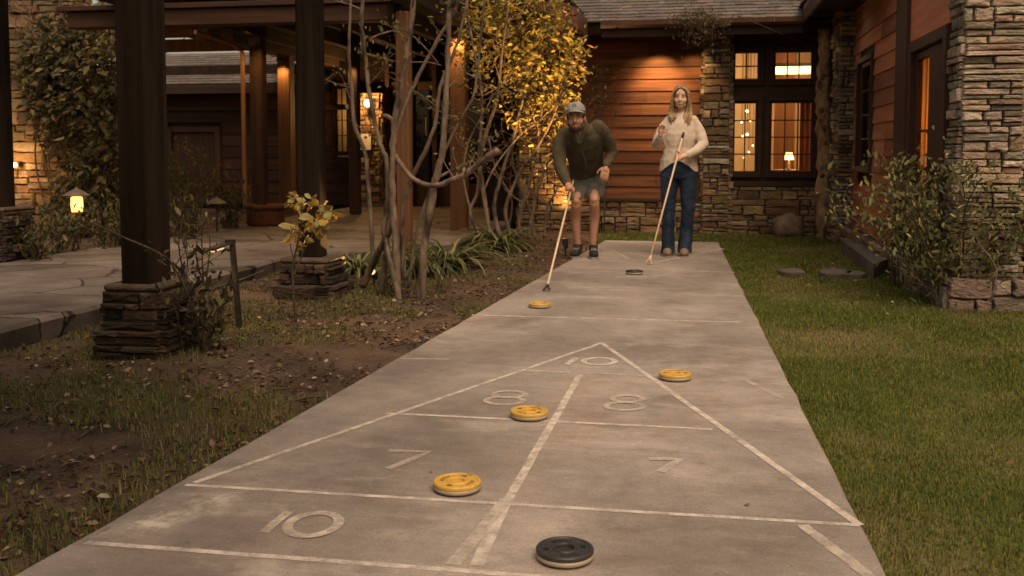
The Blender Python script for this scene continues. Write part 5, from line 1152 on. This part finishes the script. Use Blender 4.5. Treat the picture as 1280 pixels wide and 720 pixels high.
def head(mb, c, f, u, s=1., ns=1., br=1.):
    r = u.cross(f); P = lambda a, b, d: c + r * (a * s) + f * (b * s) + u * (d * s); fr = (r, f, u)
    B = lambda a, b, d, x, y, z: mb.ball(P(a, b, d), x * s, y * s, z * s, fr, 18)
    B(0, -.012, .036, .074, .092, .084); B(0, .020, -.034, .061, .068, .084); B(0, .046, -.090, .030, .031, .025)
    for q in (-1, 1): B(q * .036, .054, -.032, .028, .026, .028); B(q * .075, -.006, -.012, .011, .022, .032); B(q * .035, .012, -.075, .022, .045, .03); mb.ball(P(q * .010, .098, -.030), .0095 * s, n=10)
    B(0, .072 - .006 * (1 - br), .026, .052, .018 * br, .012)
    mb.tube([P(0, .082, .016), P(0, .098 - .006 * (1 - ns), -.010), P(0, .108 - .03 * (1 - ns), -.028)], [.008 * s * ns, .010 * s * ns, .013 * s * ns], 10); mb.ball(P(0, .107 - .03 * (1 - ns), -.027), .0125 * s * ns, n=10)
    return P, fr
def face(P, fr, par, hairm, lipw=.026, smile=.010, teeth=True, s=1., lift=0):
    for q in (-1, 1):
        mb = MB(); mb.ball(P(q * .031, .0755, .006), .0115 * s, .008 * s, .0075 * s, fr, 12); e = mb.build('eye', MT['white'], par, smooth=True)
        mb = MB(); mb.ball(P(q * .031, .081, .005), .0052 * s, .0035 * s, .0052 * s, fr, 10); mb.build('iris', MT['iris'], e, smooth=True)
        mb = MB(); mb.tube([P(q * .014, .090, .024), P(q * .032, .088, .030), P(q * .049, .074, .024)], [.0035 * s, .004 * s, .0025 * s], 6); mb.build('eyebrow', MT[hairm], par, smooth=True)
        mb = MB(); mb.tube([P(q * .020, .081, .012), P(q * .031, .0845, .0145), P(q * .042, .077, .0115)], [.0012 * s, .0018 * s, .0012 * s], 5); mb.build('eyelid', MT['iris'], par, smooth=True)
    mb = MB()
    for o in (0, 1):
        dz = -.0085 * o; mb.tube([P(-lipw, .076, -.058 + smile * .7), P(-lipw * .55, .087, -.059 + dz), P(0, .0905, -.060 + dz * 1.3), P(lipw * .55, .087, -.059 + dz), P(lipw, .076, -.058 + smile * .7)], [.0018 * s, .0028 * s, .0030 * s, .0028 * s, .0018 * s], 8)
    mb.build('lips', MT['lip'], par, smooth=True)
    if teeth:
        mb = MB(); mb.tube([P(-lipw * .85, .0795, -.0585 + smile * .3), P(-lipw * .4, .0875, -.0635), P(0, .0905, -.0655), P(lipw * .4, .0875, -.0635), P(lipw * .85, .0795, -.0585 + smile * .3)], [.003 * s, .0046 * s, .0050 * s, .0046 * s, .003 * s], 8); mb.build('teeth', MT['teeth'], par, smooth=True)
def finger(mb, pts, r): mb.tube(smooth_path(pts, 3), [r * (1 - .25 * i / (3 * (len(pts) - 1))) for i in range(3 * (len(pts) - 1) + 1)], 8); mb.ball(pts[0], r, n=8); mb.ball(pts[-1], r * .76, n=8)
def grip(mb, wrist, c, axis, s=1., out=None):
    """fist closed round a shaft through c along axis; the palm lies on the wrist's side"""
    axis = axis.normalized(); d = (wrist - c); d = (d - axis * d.dot(axis)); d = (out or d).normalized(); d = (d - axis * d.dot(axis)).normalized(); e = axis.cross(d).normalized()
    pc = c + d * .030 * s; mb.ball(pc, .022 * s, .040 * s, .044 * s, (d, e, axis), 12)
    mb.tube([wrist, wrist.lerp(pc, .5), pc], [.028 * s, .030 * s, .030 * s], 10)
    for k, (o, L) in enumerate(((.034, .9), (.012, 1.), (-.011, .95), (-.033, .8))):
        a0 = .95; pts = []
        for j in range(5): a = a0 + j * .68 * L; rr = .027 * s; pts.append(c + axis * (o * s) + d * (math.cos(a) * rr) + e * (math.sin(a) * rr))
        finger(mb, [pc + axis * (o * s) + e * .026 * s] + pts, .0098 * s)
    pts = [pc - e * .020 * s + axis * .022 * s, c + axis * .045 * s - e * .030 * s + d * .01 * s, c + axis * .058 * s - e * .018 * s - d * .020 * s, c + axis * .060 * s + e * .004 * s - d * .026 * s]; finger(mb, pts, .0115 * s)
def open_hand(mb, wrist, dirn, nrm, s=1., curl=.3, flip=1):
    """palm with four unequal curled fingers and a thumb leaving the side"""
    dirn = dirn.normalized(); sd = dirn.cross(nrm).normalized(); nrm = sd.cross(dirn).normalized(); pc = wrist + dirn * .052 * s
    mb.ball(pc, .042 * s, .050 * s, .017 * s, (sd, dirn, nrm), 14); mb.tube([wrist, pc], [.025 * s, .028 * s], 10)
    for o, L in ((-.031, .066), (-.010, .078), (.011, .074), (.030, .058)):
        p = wrist + dirn * (.092 * s) + sd * (o * s); a = 0; pts = [p - dirn * .02 * s, p]
        for j in range(3): a += curl * (1 + .3 * j); p = p + (dirn * math.cos(a) + nrm * math.sin(a) + sd * o * 1.2) * (L * s / 3); pts.append(p)
        finger(mb, pts, .0092 * s)
    p0 = wrist + dirn * .028 * s - sd * .032 * s * flip; finger(mb, [p0, p0 - sd * .026 * s * flip + dirn * .024 * s + nrm * .008 * s, p0 - sd * .034 * s * flip + dirn * .052 * s + nrm * .018 * s], .0112 * s)
def folds(k, a): return lambda p: a * (noise.noise(V((p.x * k, p.y * k, p.z * k * .8))) + .5 * noise.noise(p * (k * 2.3)))

# ------------------------------------------------------------------ woman
WY = 10.22
w_ = lambda px, py, dy=0.: at(px, py, WY + dy)
wo = thing('person', (w_(846, 318).x, WY, 0), 'smiling woman with long blond hair in a cream sweater and flared jeans holding a pole', 'person', None)
cue_b = gp(811, 329, .018); cue_h = at(846.5, 196, 9.94); cue_d = (cue_h - cue_b); cue_t = cue_b + cue_d * 1.245
hc = w_(851.2, 121.5, -.02); f = V((-.06, -1, -.06)).normalized(); u = (Z_ - f * Z_.dot(f)).normalized(); u = (u + X_ * .03).normalized(); f = (f - u * f.dot(u)).normalized()
sk = MB(); P, fr = head(sk, hc, f, u, .97, .74, .4)
loft(sk, [(w_(852, 130, .02), X_, Y_, .045, .048), (w_(852, 140, .03), X_, Y_, .047, .050), (w_(852, 146, .02), X_, Y_, .09, .06), (w_(851, 160), X_, Y_, .13, .08), (w_(849, 185), X_, Y_, .115, .075), (w_(848, 205), X_, Y_, .155, .10), (w_(848, 217), X_, Y_, .15, .10)])
sh1, el1, wr1 = w_(835, 152, .01), w_(821, 181, -.03), w_(826, 169, -.25); sh2, el2, wr2 = w_(868, 152, .01), w_(879.5, 181, -.04), w_(857, 194.5, -.22)
for a, b, c in ((sh1, el1, wr1), (sh2, el2, wr2)): cap_tube(sk, [a, b], [.034, .032]); cap_tube(sk, [b, c], [.032, .024])
for pts in ([(839, 216), (837, 262), (835, 310)], [(858, 216), (859, 262), (855.5, 310)]): cap_tube(sk, [w_(*pts[0]), w_(pts[1][0], pts[1][1], -.02), w_(pts[2][0], pts[2][1], .02)], [.072, .050, .036])
grip(sk, wr2, cue_h, cue_d, .92)
open_hand(sk, wr1, V((.10, -.18, 1)), V((.35, -.9, 0)), .92, .55, -1)
fuse(sk, 'body', MT['skin_f'], wo, .0045, 3)
face(P, fr, wo, 'brow_f', .028, .014, True, .97)
# sweater
sw_ = MB()
loft(sw_, [(w_(852, 140.5, .03), X_, Y_, .062, .062), (w_(852, 143.5, .025), X_, Y_, .085, .07), (w_(851.5, 147.5, .02), X_, Y_, .138, .080), (w_(851, 154, .01), X_, Y_, .166, .100), (w_(850, 168, -.005), X_, Y_, .156, .118), (w_(849, 185, 0), X_, Y_, .152, .115), (w_(848.5, 200, .0), X_, Y_, .186, .135), (w_(848, 212, .0), X_, Y_, .196, .143), (w_(848, 222, .0), X_, Y_, .196, .143)])
cap_tube(sw_, [w_(837.5, 151.5, .01), w_(828, 163, 0), w_(821, 180.5, -.03)], [.062, .057, .052]); cap_tube(sw_, [w_(821, 180.5, -.03), w_(823, 177, -.13), w_(825.5, 171.5, -.215)], [.052, .050, .040])
cap_tube(sw_, [w_(865.5, 151.5, .01), w_(873.5, 163, 0), w_(879.5, 181, -.04)], [.062, .057, .052]); cap_tube(sw_, [w_(879.5, 181, -.04), w_(870, 188.5, -.13), w_(860, 193.5, -.20)], [.052, .048, .040])
hx = w_(848, 200).x; zc, zs = w_(848, 201).z, w_(848, 215).z
def hem(p): t = min(1, abs(p.x - hx) / .17); return p.z < (zc + (zs - zc) * t ** 1.3 if p.y < WY else zs + .01) and abs(p.x - hx) < .26
fuse(sw_, 'sweater', MT['sweater'], wo, .009, 4, folds(9, .009), hem)
mb = MB()
for k in range(24):
    pass
mb.tube([w_(852, 141, .03) + X_ * (.060 * math.cos(2 * PI * k / 20)) + Y_ * (.060 * math.sin(2 * PI * k / 20)) + Z_ * (.012 * math.sin(2 * PI * k / 20)) for k in range(21)], .012, 8, cap=False); mb.build('collar', MT['sweater'], wo, smooth=True)
# jeans
j = MB()
loft(j, [(w_(848, 197), X_, Y_, .150, .105), (w_(848, 206), X_, Y_, .172, .118), (w_(848.5, 215), X_, Y_, .186, .122), (w_(848.5, 223), X_, Y_, .175, .115)])
for L in ([(837.5, 217, 0, .098), (836, 237, -.01, .086), (836, 262, -.02, .066), (835.3, 285, .0, .064), (834.8, 305, .0, .068), (834.5, 316.5, .0, .072)], [(860, 217, 0, .098), (861, 237, -.01, .088), (860, 262, -.02, .070), (858, 285, .0, .067), (856.2, 305, .0, .068), (855.6, 316, .0, .071)]):
    loft(j, [(w_(a, b, d), X_, Y_, r, r * 1.06) for a, b, d, r in L], 16)
fuse(j, 'jeans', MT['denim'], wo, .008, 3, folds(11, .009))
for px in (834.2, 855.2):
    c = w_(px, 320, -.05); mb = MB(); mb.ball(V((c.x, WY - .05, .045)), .046, .125, .042, n=16); mb.ball(V((c.x, WY + .02, .07)), .042, .06, .06, n=14); mb.ball(V((c.x, WY - .10, .036)), .047, .075, .034, n=14); s_ = fuse(mb, 'boot', MT['boot'], wo, .006, 3)
    mb = MB(); loft(mb, [(V((c.x, WY - .05, .0)), X_, Y_, .048, .125), (V((c.x, WY - .05, .014)), X_, Y_, .049, .128)], 20); mb.build('sole', MT['sole'], s_)
# hair: locks parted in the middle and falling over the chest
mb = MB(); HC = [(.40, .27, .145), (.32, .205, .105), (.50, .36, .21), (.25, .16, .08), (.44, .31, .17)]
mb.ball(P(0, -.022, .044), .083, .094, .084, fr, 20, (.26, .16, .08)); mb.ball(P(0, -.06, -.04), .078, .05, .11, fr, 16, (.22, .135, .065))
for k in range(300):
    sd = -1 if k % 2 else 1; t = random.random(); back = random.random()
    root = P(sd * .008, .066 - .14 * t, .118 - .045 * abs(t - .35)); brow = P(sd * (.058 + .018 * math.sin(t * PI)), .062 - .13 * t, .070); ear = P(sd * (.082 + .010 * random.random()), .045 - .12 * t, .0 - .02 * random.random())
    sx = sd * random.uniform(.060, .125); dn = P(sx * .95, .028 - .10 * t, -.14); endz = random.uniform(-.24, -.37) if sd > 0 else random.uniform(-.20, -.34); yy = .068 - .05 * t if t < .65 else -.10
    mid = P(sx * .85 + sd * .018 * math.sin(k * .37), yy * .9, -.20 + .02 * random.random()); end = P(sx * (.70 + .1 * random.random()), yy + .020, endz)
    p = smooth_path([root, brow, ear, dn, mid, end], 4); m = len(p); mb.tube(p, [.0056 * (1 - .6 * (i / m) ** 2) for i in range(m)], 6, jit(random.choice(HC), .15))
mb.build('hair', MT['hair_f'], wo, smooth=True)

# ------------------------------------------------------------------ man
ma = thing('person', (at(731, 322, 9.9).x, 9.9, 0), 'bearded man in grey cap and olive jacket leaning forward with a pole', 'person', None)
a_ = at
hc = a_(720.0, 147.5, 9.46); f = V((.02, -1, -.04)).normalized(); u = (Z_ - f * Z_.dot(f)).normalized(); u = (u - X_ * .05).normalized(); f = (f - u * f.dot(u)).normalized()
mcue_b = gp(683, 362, .016); mcue_h = a_(713.5, 238.5, 9.40); mcue_d = mcue_h - mcue_b; mcue_t = mcue_b + mcue_d * 1.16
sk = MB(); P, fr = head(sk, hc, f, u, 1.1)
sp_d = (a_(722, 160, 9.60) - a_(737, 216, 10.12)).normalized(); sdv = (a_(757, 160, 9.7) - a_(700, 173, 9.66)).normalized(); fwd = sdv.cross(sp_d).normalized()
cap_tube(sk, [hc - u * .06 - f * .03, a_(724, 160, 9.60), a_(726, 168, 9.66)], [.058, .060, .075])
sp = [(a_(726, 165, 9.68), .10, .06), (a_(729, 175, 9.76), .14, .08), (a_(732, 190, 9.90), .13, .075), (a_(735, 205, 10.02), .12, .07), (a_(737, 220, 10.14), .13, .08)]
loft(sk, [(c, sdv, fwd, a, b) for c, a, b in sp])
sh1, el1, wr1 = a_(701, 174, 9.66), a_(700, 207, 9.55), a_(709.5, 229, 9.44); sh2, el2, wr2 = a_(749, 163, 9.73), a_(765, 188, 9.88), a_(757.5, 207.5, 9.76)
for a, b, c in ((sh1, el1, wr1), (sh2, el2, wr2)): cap_tube(sk, [a, b], [.040, .038]); cap_tube(sk, [b, c], [.038, .029])
for hp, kn, cf, an in ((a_(727, 225, 10.10), a_(720.5, 252, 9.84), a_(719.5, 272, 9.93), a_(722.5, 309, 9.97)), (a_(746, 224, 10.10), a_(743, 250, 9.82), a_(743, 271, 9.92), a_(741, 311, 9.95))):
    cap_tube(sk, [hp, hp.lerp(kn, .5), kn, cf, cf.lerp(an, .6), an], [.070, .060, .050, .054, .036, .032]); sk.ball(kn + V((0, -.016, .004)), .040, n=12); sk.ball(cf + V((0, .022, .03)), .050, .05, .085, n=14)
grip(sk, wr1, mcue_h, mcue_d, 1.08)
open_hand(sk, wr2, V((-.10, -.35, -.95)), V((-.25, .9, -.2)), 1.08, .30, 1)
fuse(sk, 'body', MT['skin_m'], ma, .0048, 3)
face(P, fr, ma, 'hair_m', .024, .010, False, 1.1)
# beard and hair
mb = MB(); B = lambda a, b, d, x, y, z: mb.ball(P(a, b, d), x * 1.1, y * 1.1, z * 1.1, fr, 14)
B(0, .047, -.094, .037, .034, .026)
for q in (-1, 1): B(q * .030, .040, -.082, .028, .036, .026); B(q * .052, .022, -.060, .015, .032, .036); B(q * .017, .083, -.049, .016, .009, .0055)
fuse(mb, 'beard', MT['hair_m'], ma, .005, 2, lambda p: .003 * noise.noise(p * 90))
mb = MB(); mb.ball(P(0, -.025, .020), .082 * 1.08, .092 * 1.08, .062 * 1.08, fr, 18)
for q in (-1, 1): mb.ball(P(q * .072, .006, .020), .009, .018, .030, fr, 10)
fuse(mb, 'hair', MT['hair_m'], ma, .006, 2, lambda p: .003 * noise.noise(p * 70), lambda p: (p - P(0, .05, .02)).dot(f) > 0.0)
# cap: dome, brim, badge
r = fr[0]; cf_ = (f * .96 + u * .10).normalized(); cu = (u - cf_ * u.dot(cf_)).normalized(); cc = P(0, -.010, .058); vs = []; fs = []; n = 28; m = 9
for i in range(m + 1):
    ph = (PI / 2) * i / m
    for k in range(n):
        w = 2 * PI * k / n; k_ = math.cos(ph) ** .62; vs.append(cc + r * (.094 * k_ * math.cos(w)) + cf_ * (.112 * k_ * math.sin(w)) + cu * (.098 * math.sin(ph) - .012))
fs = [(i * n + k, i * n + (k + 1) % n, (i + 1) * n + (k + 1) % n, (i + 1) * n + k) for i in range(m) for k in range(n)] + [tuple(range(n))]
mb = MB(); mb.add(vs, fs); mb.ball(cc + cu * .088, .008, n=8); cp_ = mb.build('cap', MT['cap'], ma, smooth=True)
vs = []; fs = []; n = 22
for z in (0, .005):
    for row in range(4):
        for k in range(n + 1):
            w = R(8) + R(164) * k / n; e = row / 3; ox, oy = .094 * math.cos(w), .112 * math.sin(w); ext = .072 * math.sin(w) ** .7 * e
            vs.append(cc + r * (ox * (1 + .03 * e)) + cf_ * (oy + ext) + cu * (-.008 - .022 * (math.cos(w) ** 2) - .012 * e * math.sin(w) + z))
q = n + 1
for b in (0, 4 * q):
    for i in range(3): fs += [(b + i * q + k, b + i * q + k + 1, b + (i + 1) * q + k + 1, b + (i + 1) * q + k) for k in range(n)]
fs += [(3 * q + k, 3 * q + k + 1, 7 * q + k + 1, 7 * q + k) for k in range(n)]
mb = MB(); mb.add(vs, fs); mb.build('brim', MT['cap_brim'], cp_, smooth=True)
mb = MB()
for (a0, a1, h0, h1) in ((-.26, .26, .030, .036), (-.22, -.04, .040, .056), (.02, .2, .040, .056), (-.26, .26, .060, .066)):
    V4 = []
    for off in (.0008, .0028):
        for a, h in ((a0, h0), (a1, h0), (a1, h1), (a0, h1)):
            ph = math.asin(min(1, (h + .012) / .098)); k_ = math.cos(ph) ** .62; d = r * math.sin(a) * .094 * k_ + cf_ * math.cos(a) * .112 * k_; V4.append(cc + d * (1 + off / .1) + cu * h)
    mb.hexa(V4)
mb.build('badge', MT['patch'], cp_)
# jacket
jk = MB()
rings = [(a_(723.5, 157, 9.60), .075, .07), (a_(725, 162, 9.63), .125, .085), (a_(727, 168, 9.68), .195, .105), (a_(729, 176, 9.75), .205, .125), (a_(731.5, 190, 9.88), .190, .128), (a_(733, 203, 10.0), .178, .122), (a_(733, 214, 10.08), .168, .122), (a_(732.5, 220, 10.12), .160, .120)]
loft(jk, [(c, sdv, fwd, a, b) for c, a, b in rings])
cap_tube(jk, [a_(707, 169, 9.68), a_(700, 180, 9.64), a_(699.5, 207, 9.55)], [.082, .072, .062]); cap_tube(jk, [a_(699.5, 207, 9.55), a_(704.5, 219, 9.49), a_(709, 229, 9.445)], [.062, .055, .044])
cap_tube(jk, [a_(747, 160, 9.71), a_(757, 170, 9.78), a_(765, 189, 9.88)], [.086, .074, .062]); cap_tube(jk, [a_(765, 189, 9.88), a_(762, 198, 9.83), a_(758, 206, 9.77)], [.062, .055, .045])
fuse(jk, 'jacket', MT['jacket'], ma, .009, 4, folds(8, .009))
cl = MB()
for q in (-1, 1):
    cap_tube(cl, [a_(723.5, 157, 9.60) + sdv * (q * .072) - fwd * .03, a_(722, 160, 9.56) + sdv * (q * .070) + fwd * .03, a_(722.5, 172, 9.55) + sdv * (q * .028) + fwd * .035], [.022, .020, .012], 10)
fuse(cl, 'collar', MT['jacket'], ma, .006, 2)
mb = MB(); t0 = a_(722.5, 171, 9.57) ; loft(mb, [(a_(722, 163, 9.56), sdv, fwd, .055, .05), (a_(723.5, 173, 9.62), sdv, fwd, .04, .075)], 18); fuse(mb, 'tee_shirt', MT['tee'], ma, .006, 2)
zp = MB(); q0, q1 = a_(725, 174, 9.74) , a_(731, 196, 9.92); zp.tube([q0 + fwd * .128, q0.lerp(q1, .5) + fwd * .134, q1 + fwd * .134], .004, 6); zp.build('zip', MT['tee'], ma)
# shorts
s2 = MB(); loft(s2, [(a_(735, 212, 10.08), sdv, fwd, .150, .115), (a_(736.5, 220, 10.11), X_, Y_, .17, .125), (a_(736.5, 228, 10.10), X_, Y_, .175, .125)])
for hp, kn, r1 in ((a_(727, 224, 10.10), a_(721.5, 246.5, 9.88), .082), (a_(746, 223, 10.10), a_(743.6, 242.5, 9.88), .092)): loft(s2, [(hp, X_, Y_, .100, .11), (hp.lerp(kn, .5), X_, Y_, .098, .108), (kn, X_, V((0, .94, .34)), r1, .095)], 18)
fuse(s2, 'shorts', MT['shorts'], ma, .008, 3, folds(10, .010))
for px, Yf, tw in ((720.5, 9.86, -.10), (742, 9.84, .14)):
    c = a_(px, 318, Yf); x = c.x; d = V((tw, -1, 0)).normalized(); sd = V((-d.y, d.x, 0)); fr2 = (sd, d, Z_); b0 = V((x, Yf, 0))
    mb = MB(); mb.ball(b0 + Z_ * .050, .048, .135, .040, fr2, 16); mb.ball(b0 - d * .055 + Z_ * .075, .042, .065, .055, fr2, 14); mb.ball(b0 + d * .075 + Z_ * .042, .049, .070, .034, fr2, 14); mb.tube([b0 - d * .075 + Z_ * .08, b0 - d * .08 + Z_ * .125], [.045, .046], 12); sh = fuse(mb, 'shoe', MT['shoe_d'], ma, .006, 2)
    mb = MB(); loft(mb, [(b0, sd, d, .050, .142), (b0 + Z_ * .022, sd, d, .052, .146)], 22); mb.build('sole', MT['sole'], sh)
    mb = MB()
    for k in range(4): q = b0 + d * (-.005 + .022 * k) + Z_ * (.094 - .006 * k); mb.tube([q - sd * .024, q + Z_ * .006, q + sd * .024], .0035, 5)
    mb.build('lace', MT['sole'], sh)

# ------------------------------------------------------------------ cues
MT['cue'] = mat('pale_wood_cue', (.58, .43, .29), (.72, .56, .40), scale=8, rough=.5, bump=.05, stretch=(1, 1, .2), spec=.4)
def cue(name, b, t, label):
    o = thing(name, b, label, 'cue'); d = (t - b).normalized(); sd = d.cross(Y_).normalized()
    mb = MB(); L = (t - b).length; mb.tube([b + d * .08, b + d * L * .5, b + d * (L - .07)], [.0085, .0095, .0095], 10); mb.build('shaft', MT['cue'], o, smooth=True)
    mb = MB(); mb.tube([b + d * (L - .07), b + d * (L - .01), b + d * L], [.0115, .0120, .009], 10); mb.build('grip_cap', MT['black_metal'], o, smooth=True)
    mb = MB(); mb.tube([b + d * .085, b + d * .04 + sd * .010, b + sd * .024], [.0085, .008, .007], 8); mb.tube([b + d * .085, b + d * .04 - sd * .010, b - sd * .024], [.0085, .008, .007], 8); mb.ball(b + sd * .024, .008, n=8); mb.ball(b - sd * .024, .008, n=8); mb.build('fork', MT['cue'] if 'woman' in label else MT['black_metal'], o, smooth=True)
    return o
cue('shuffleboard_cue', cue_b, cue_t, 'pale wooden pole resting upright in the hand of the woman')
cue('shuffleboard_cue', mcue_b, mcue_t, 'pale wooden pole the crouching man pushes along the concrete')

# ------------------------------------------------------------------ discs
def disc_mat(n, c, d): return mat(n, c, tuple(x * 1.12 for x in c), scale=9, rough=.5, bump=.15, bscale=60, spec=.45, c3=d, s3=14, lo3=.60, hi3=.74)
MT['disc_y'] = disc_mat('yellow_disc', (.54, .335, .06), (.30, .19, .06)); MT['disc_k'] = disc_mat('black_disc', (.030, .027, .026), (.055, .05, .047)); MT['disc_base'] = disc_mat('ivory_disc_base', (.36, .30, .215), (.24, .19, .13))
MT['mark_y'] = simple('brown_lettering', (.20, .095, .02), .7); MT['mark_k'] = simple('black_lettering', (.012, .011, .011), .7)
def disc(c, col, label, rot=0, grp='shuffleboard discs on the court'):
    o = thing('shuffleboard_disc', c, label, 'disc', grp)
    mb = MB(); mb.lathe(c, [(.069, .001), (.0745, .004), (.0755, .010), (.0745, .0155)], 56); mb.build('base', MT['disc_base'], o, smooth=True)
    mb = MB(); mb.lathe(c, [(.0735, .0158), (.0760, .0185), (.0760, .0255), (.0735, .0285), (.066, .0288), (.0640, .0262), (.0345, .0262), (.0325, .0288), (.0265, .0288), (.0245, .0260), (.0235, .0190), (.012, .0180), (.001, .0180)], 56); mb.build('cap', MT['disc_' + col], o, smooth=False)
    mb = MB(); C_ = V(c)
    for a0, word in ((90, 6), (270, 5)):
        for i in range(word):
            a = R(a0 + rot + (i - (word - 1) / 2) * 11); q = C_ + V((math.cos(a) * .049, math.sin(a) * .049, .0262)); rd = V((math.cos(a), math.sin(a), 0)); tg = V((-rd.y, rd.x, 0))
            mb.obox(q + Z_ * .0004, rd, tg, Z_, .006, .0012, .0006); mb.obox(q + rd * (.004 * (-1) ** i) + Z_ * .00045, rd, tg, Z_, .0012, .0032, .0006)
    for a0 in (0, 180): a = R(a0 + rot); rd = V((math.cos(a), math.sin(a), 0)); tg = V((-rd.y, rd.x, 0)); mb.obox(C_ + rd * .049 + Z_ * .0266, rd, tg, Z_, .007, .008, .0006)
    mb.build('lettering', MT['mark_' + col], o)
    return o
disc(gp(706, 697, .004), 'k', 'black disc on an ivory base nearest the camera', 20)
disc(gp(571.5, 611, .004), 'y', 'yellow disc between the left 7 and the long cross line', 75)
disc(gp(661.5, 521, .004), 'y', 'yellow disc touching the cross line below the left 8', -30)
disc(gp(844, 473, .004), 'y', 'yellow disc lying right of the triangle side line', 10)
disc(gp(674.5, 383.5, .004), 'y', 'farthest yellow disc beyond the long cross line near the pole tip', 40)
disc(gp(793, 342, .004), 'k', 'small far black disc on the slab in front of the two people', 60)
# ================================================================== LIGHT
EL, AZ = R(60), R(150)                       # low dull evening sky glow from behind the camera, a little to its right
w = bpy.data.worlds.new('World'); SC.world = w; w.use_nodes = True
N = w.node_tree.nodes; L = w.node_tree.links; bg = N['Background']
sky = N.new('ShaderNodeTexSky'); sky.sky_type = 'NISHITA'; sky.sun_disc = False; sky.sun_elevation = EL; sky.sun_rotation = AZ; sky.air_density = 1.0; sky.dust_density = 4.0; sky.ozone_density = .6
tint = N.new('ShaderNodeMix'); tint.data_type = 'RGBA'; tint.blend_type = 'MULTIPLY'; tint.inputs['Factor'].default_value = 1; tint.inputs['B'].default_value = (1.0, .735, .49, 1)   # warm white balance of the dusk picture
L.new(sky.outputs['Color'], tint.inputs['A']); L.new(tint.outputs['Result'], bg.inputs['Color']); bg.inputs['Strength'].default_value = .09
sl = bpy.data.lights.new('sun', 'SUN'); sl.energy = .75; sl.angle = R(40); sl.color = (1, .86, .68)
so = bpy.data.objects.new('sun', sl); COL.objects.link(so)
d = V((math.sin(AZ) * math.cos(EL), math.cos(AZ) * math.cos(EL), math.sin(EL))); so.rotation_euler = (-d).to_track_quat('-Z', 'Y').to_euler(); so.location = d * 40
vs_ = SC.view_settings; vs_.view_transform = 'Standard'; vs_.look = 'None'; vs_.exposure = 1.02; vs_.gamma = 1; vs_.use_curve_mapping = False
SC.render.engine = 'CYCLES'; cy = SC.cycles; cy.use_denoising = True; cy.max_bounces = 7; cy.diffuse_bounces = 4; cy.glossy_bounces = 3; cy.transparent_max_bounces = 12; cy.transmission_bounces = 4; cy.caustics_reflective = False; cy.caustics_refractive = False; cy.sample_clamp_indirect = 4
SC.render.resolution_x = 1024; SC.render.resolution_y = 576
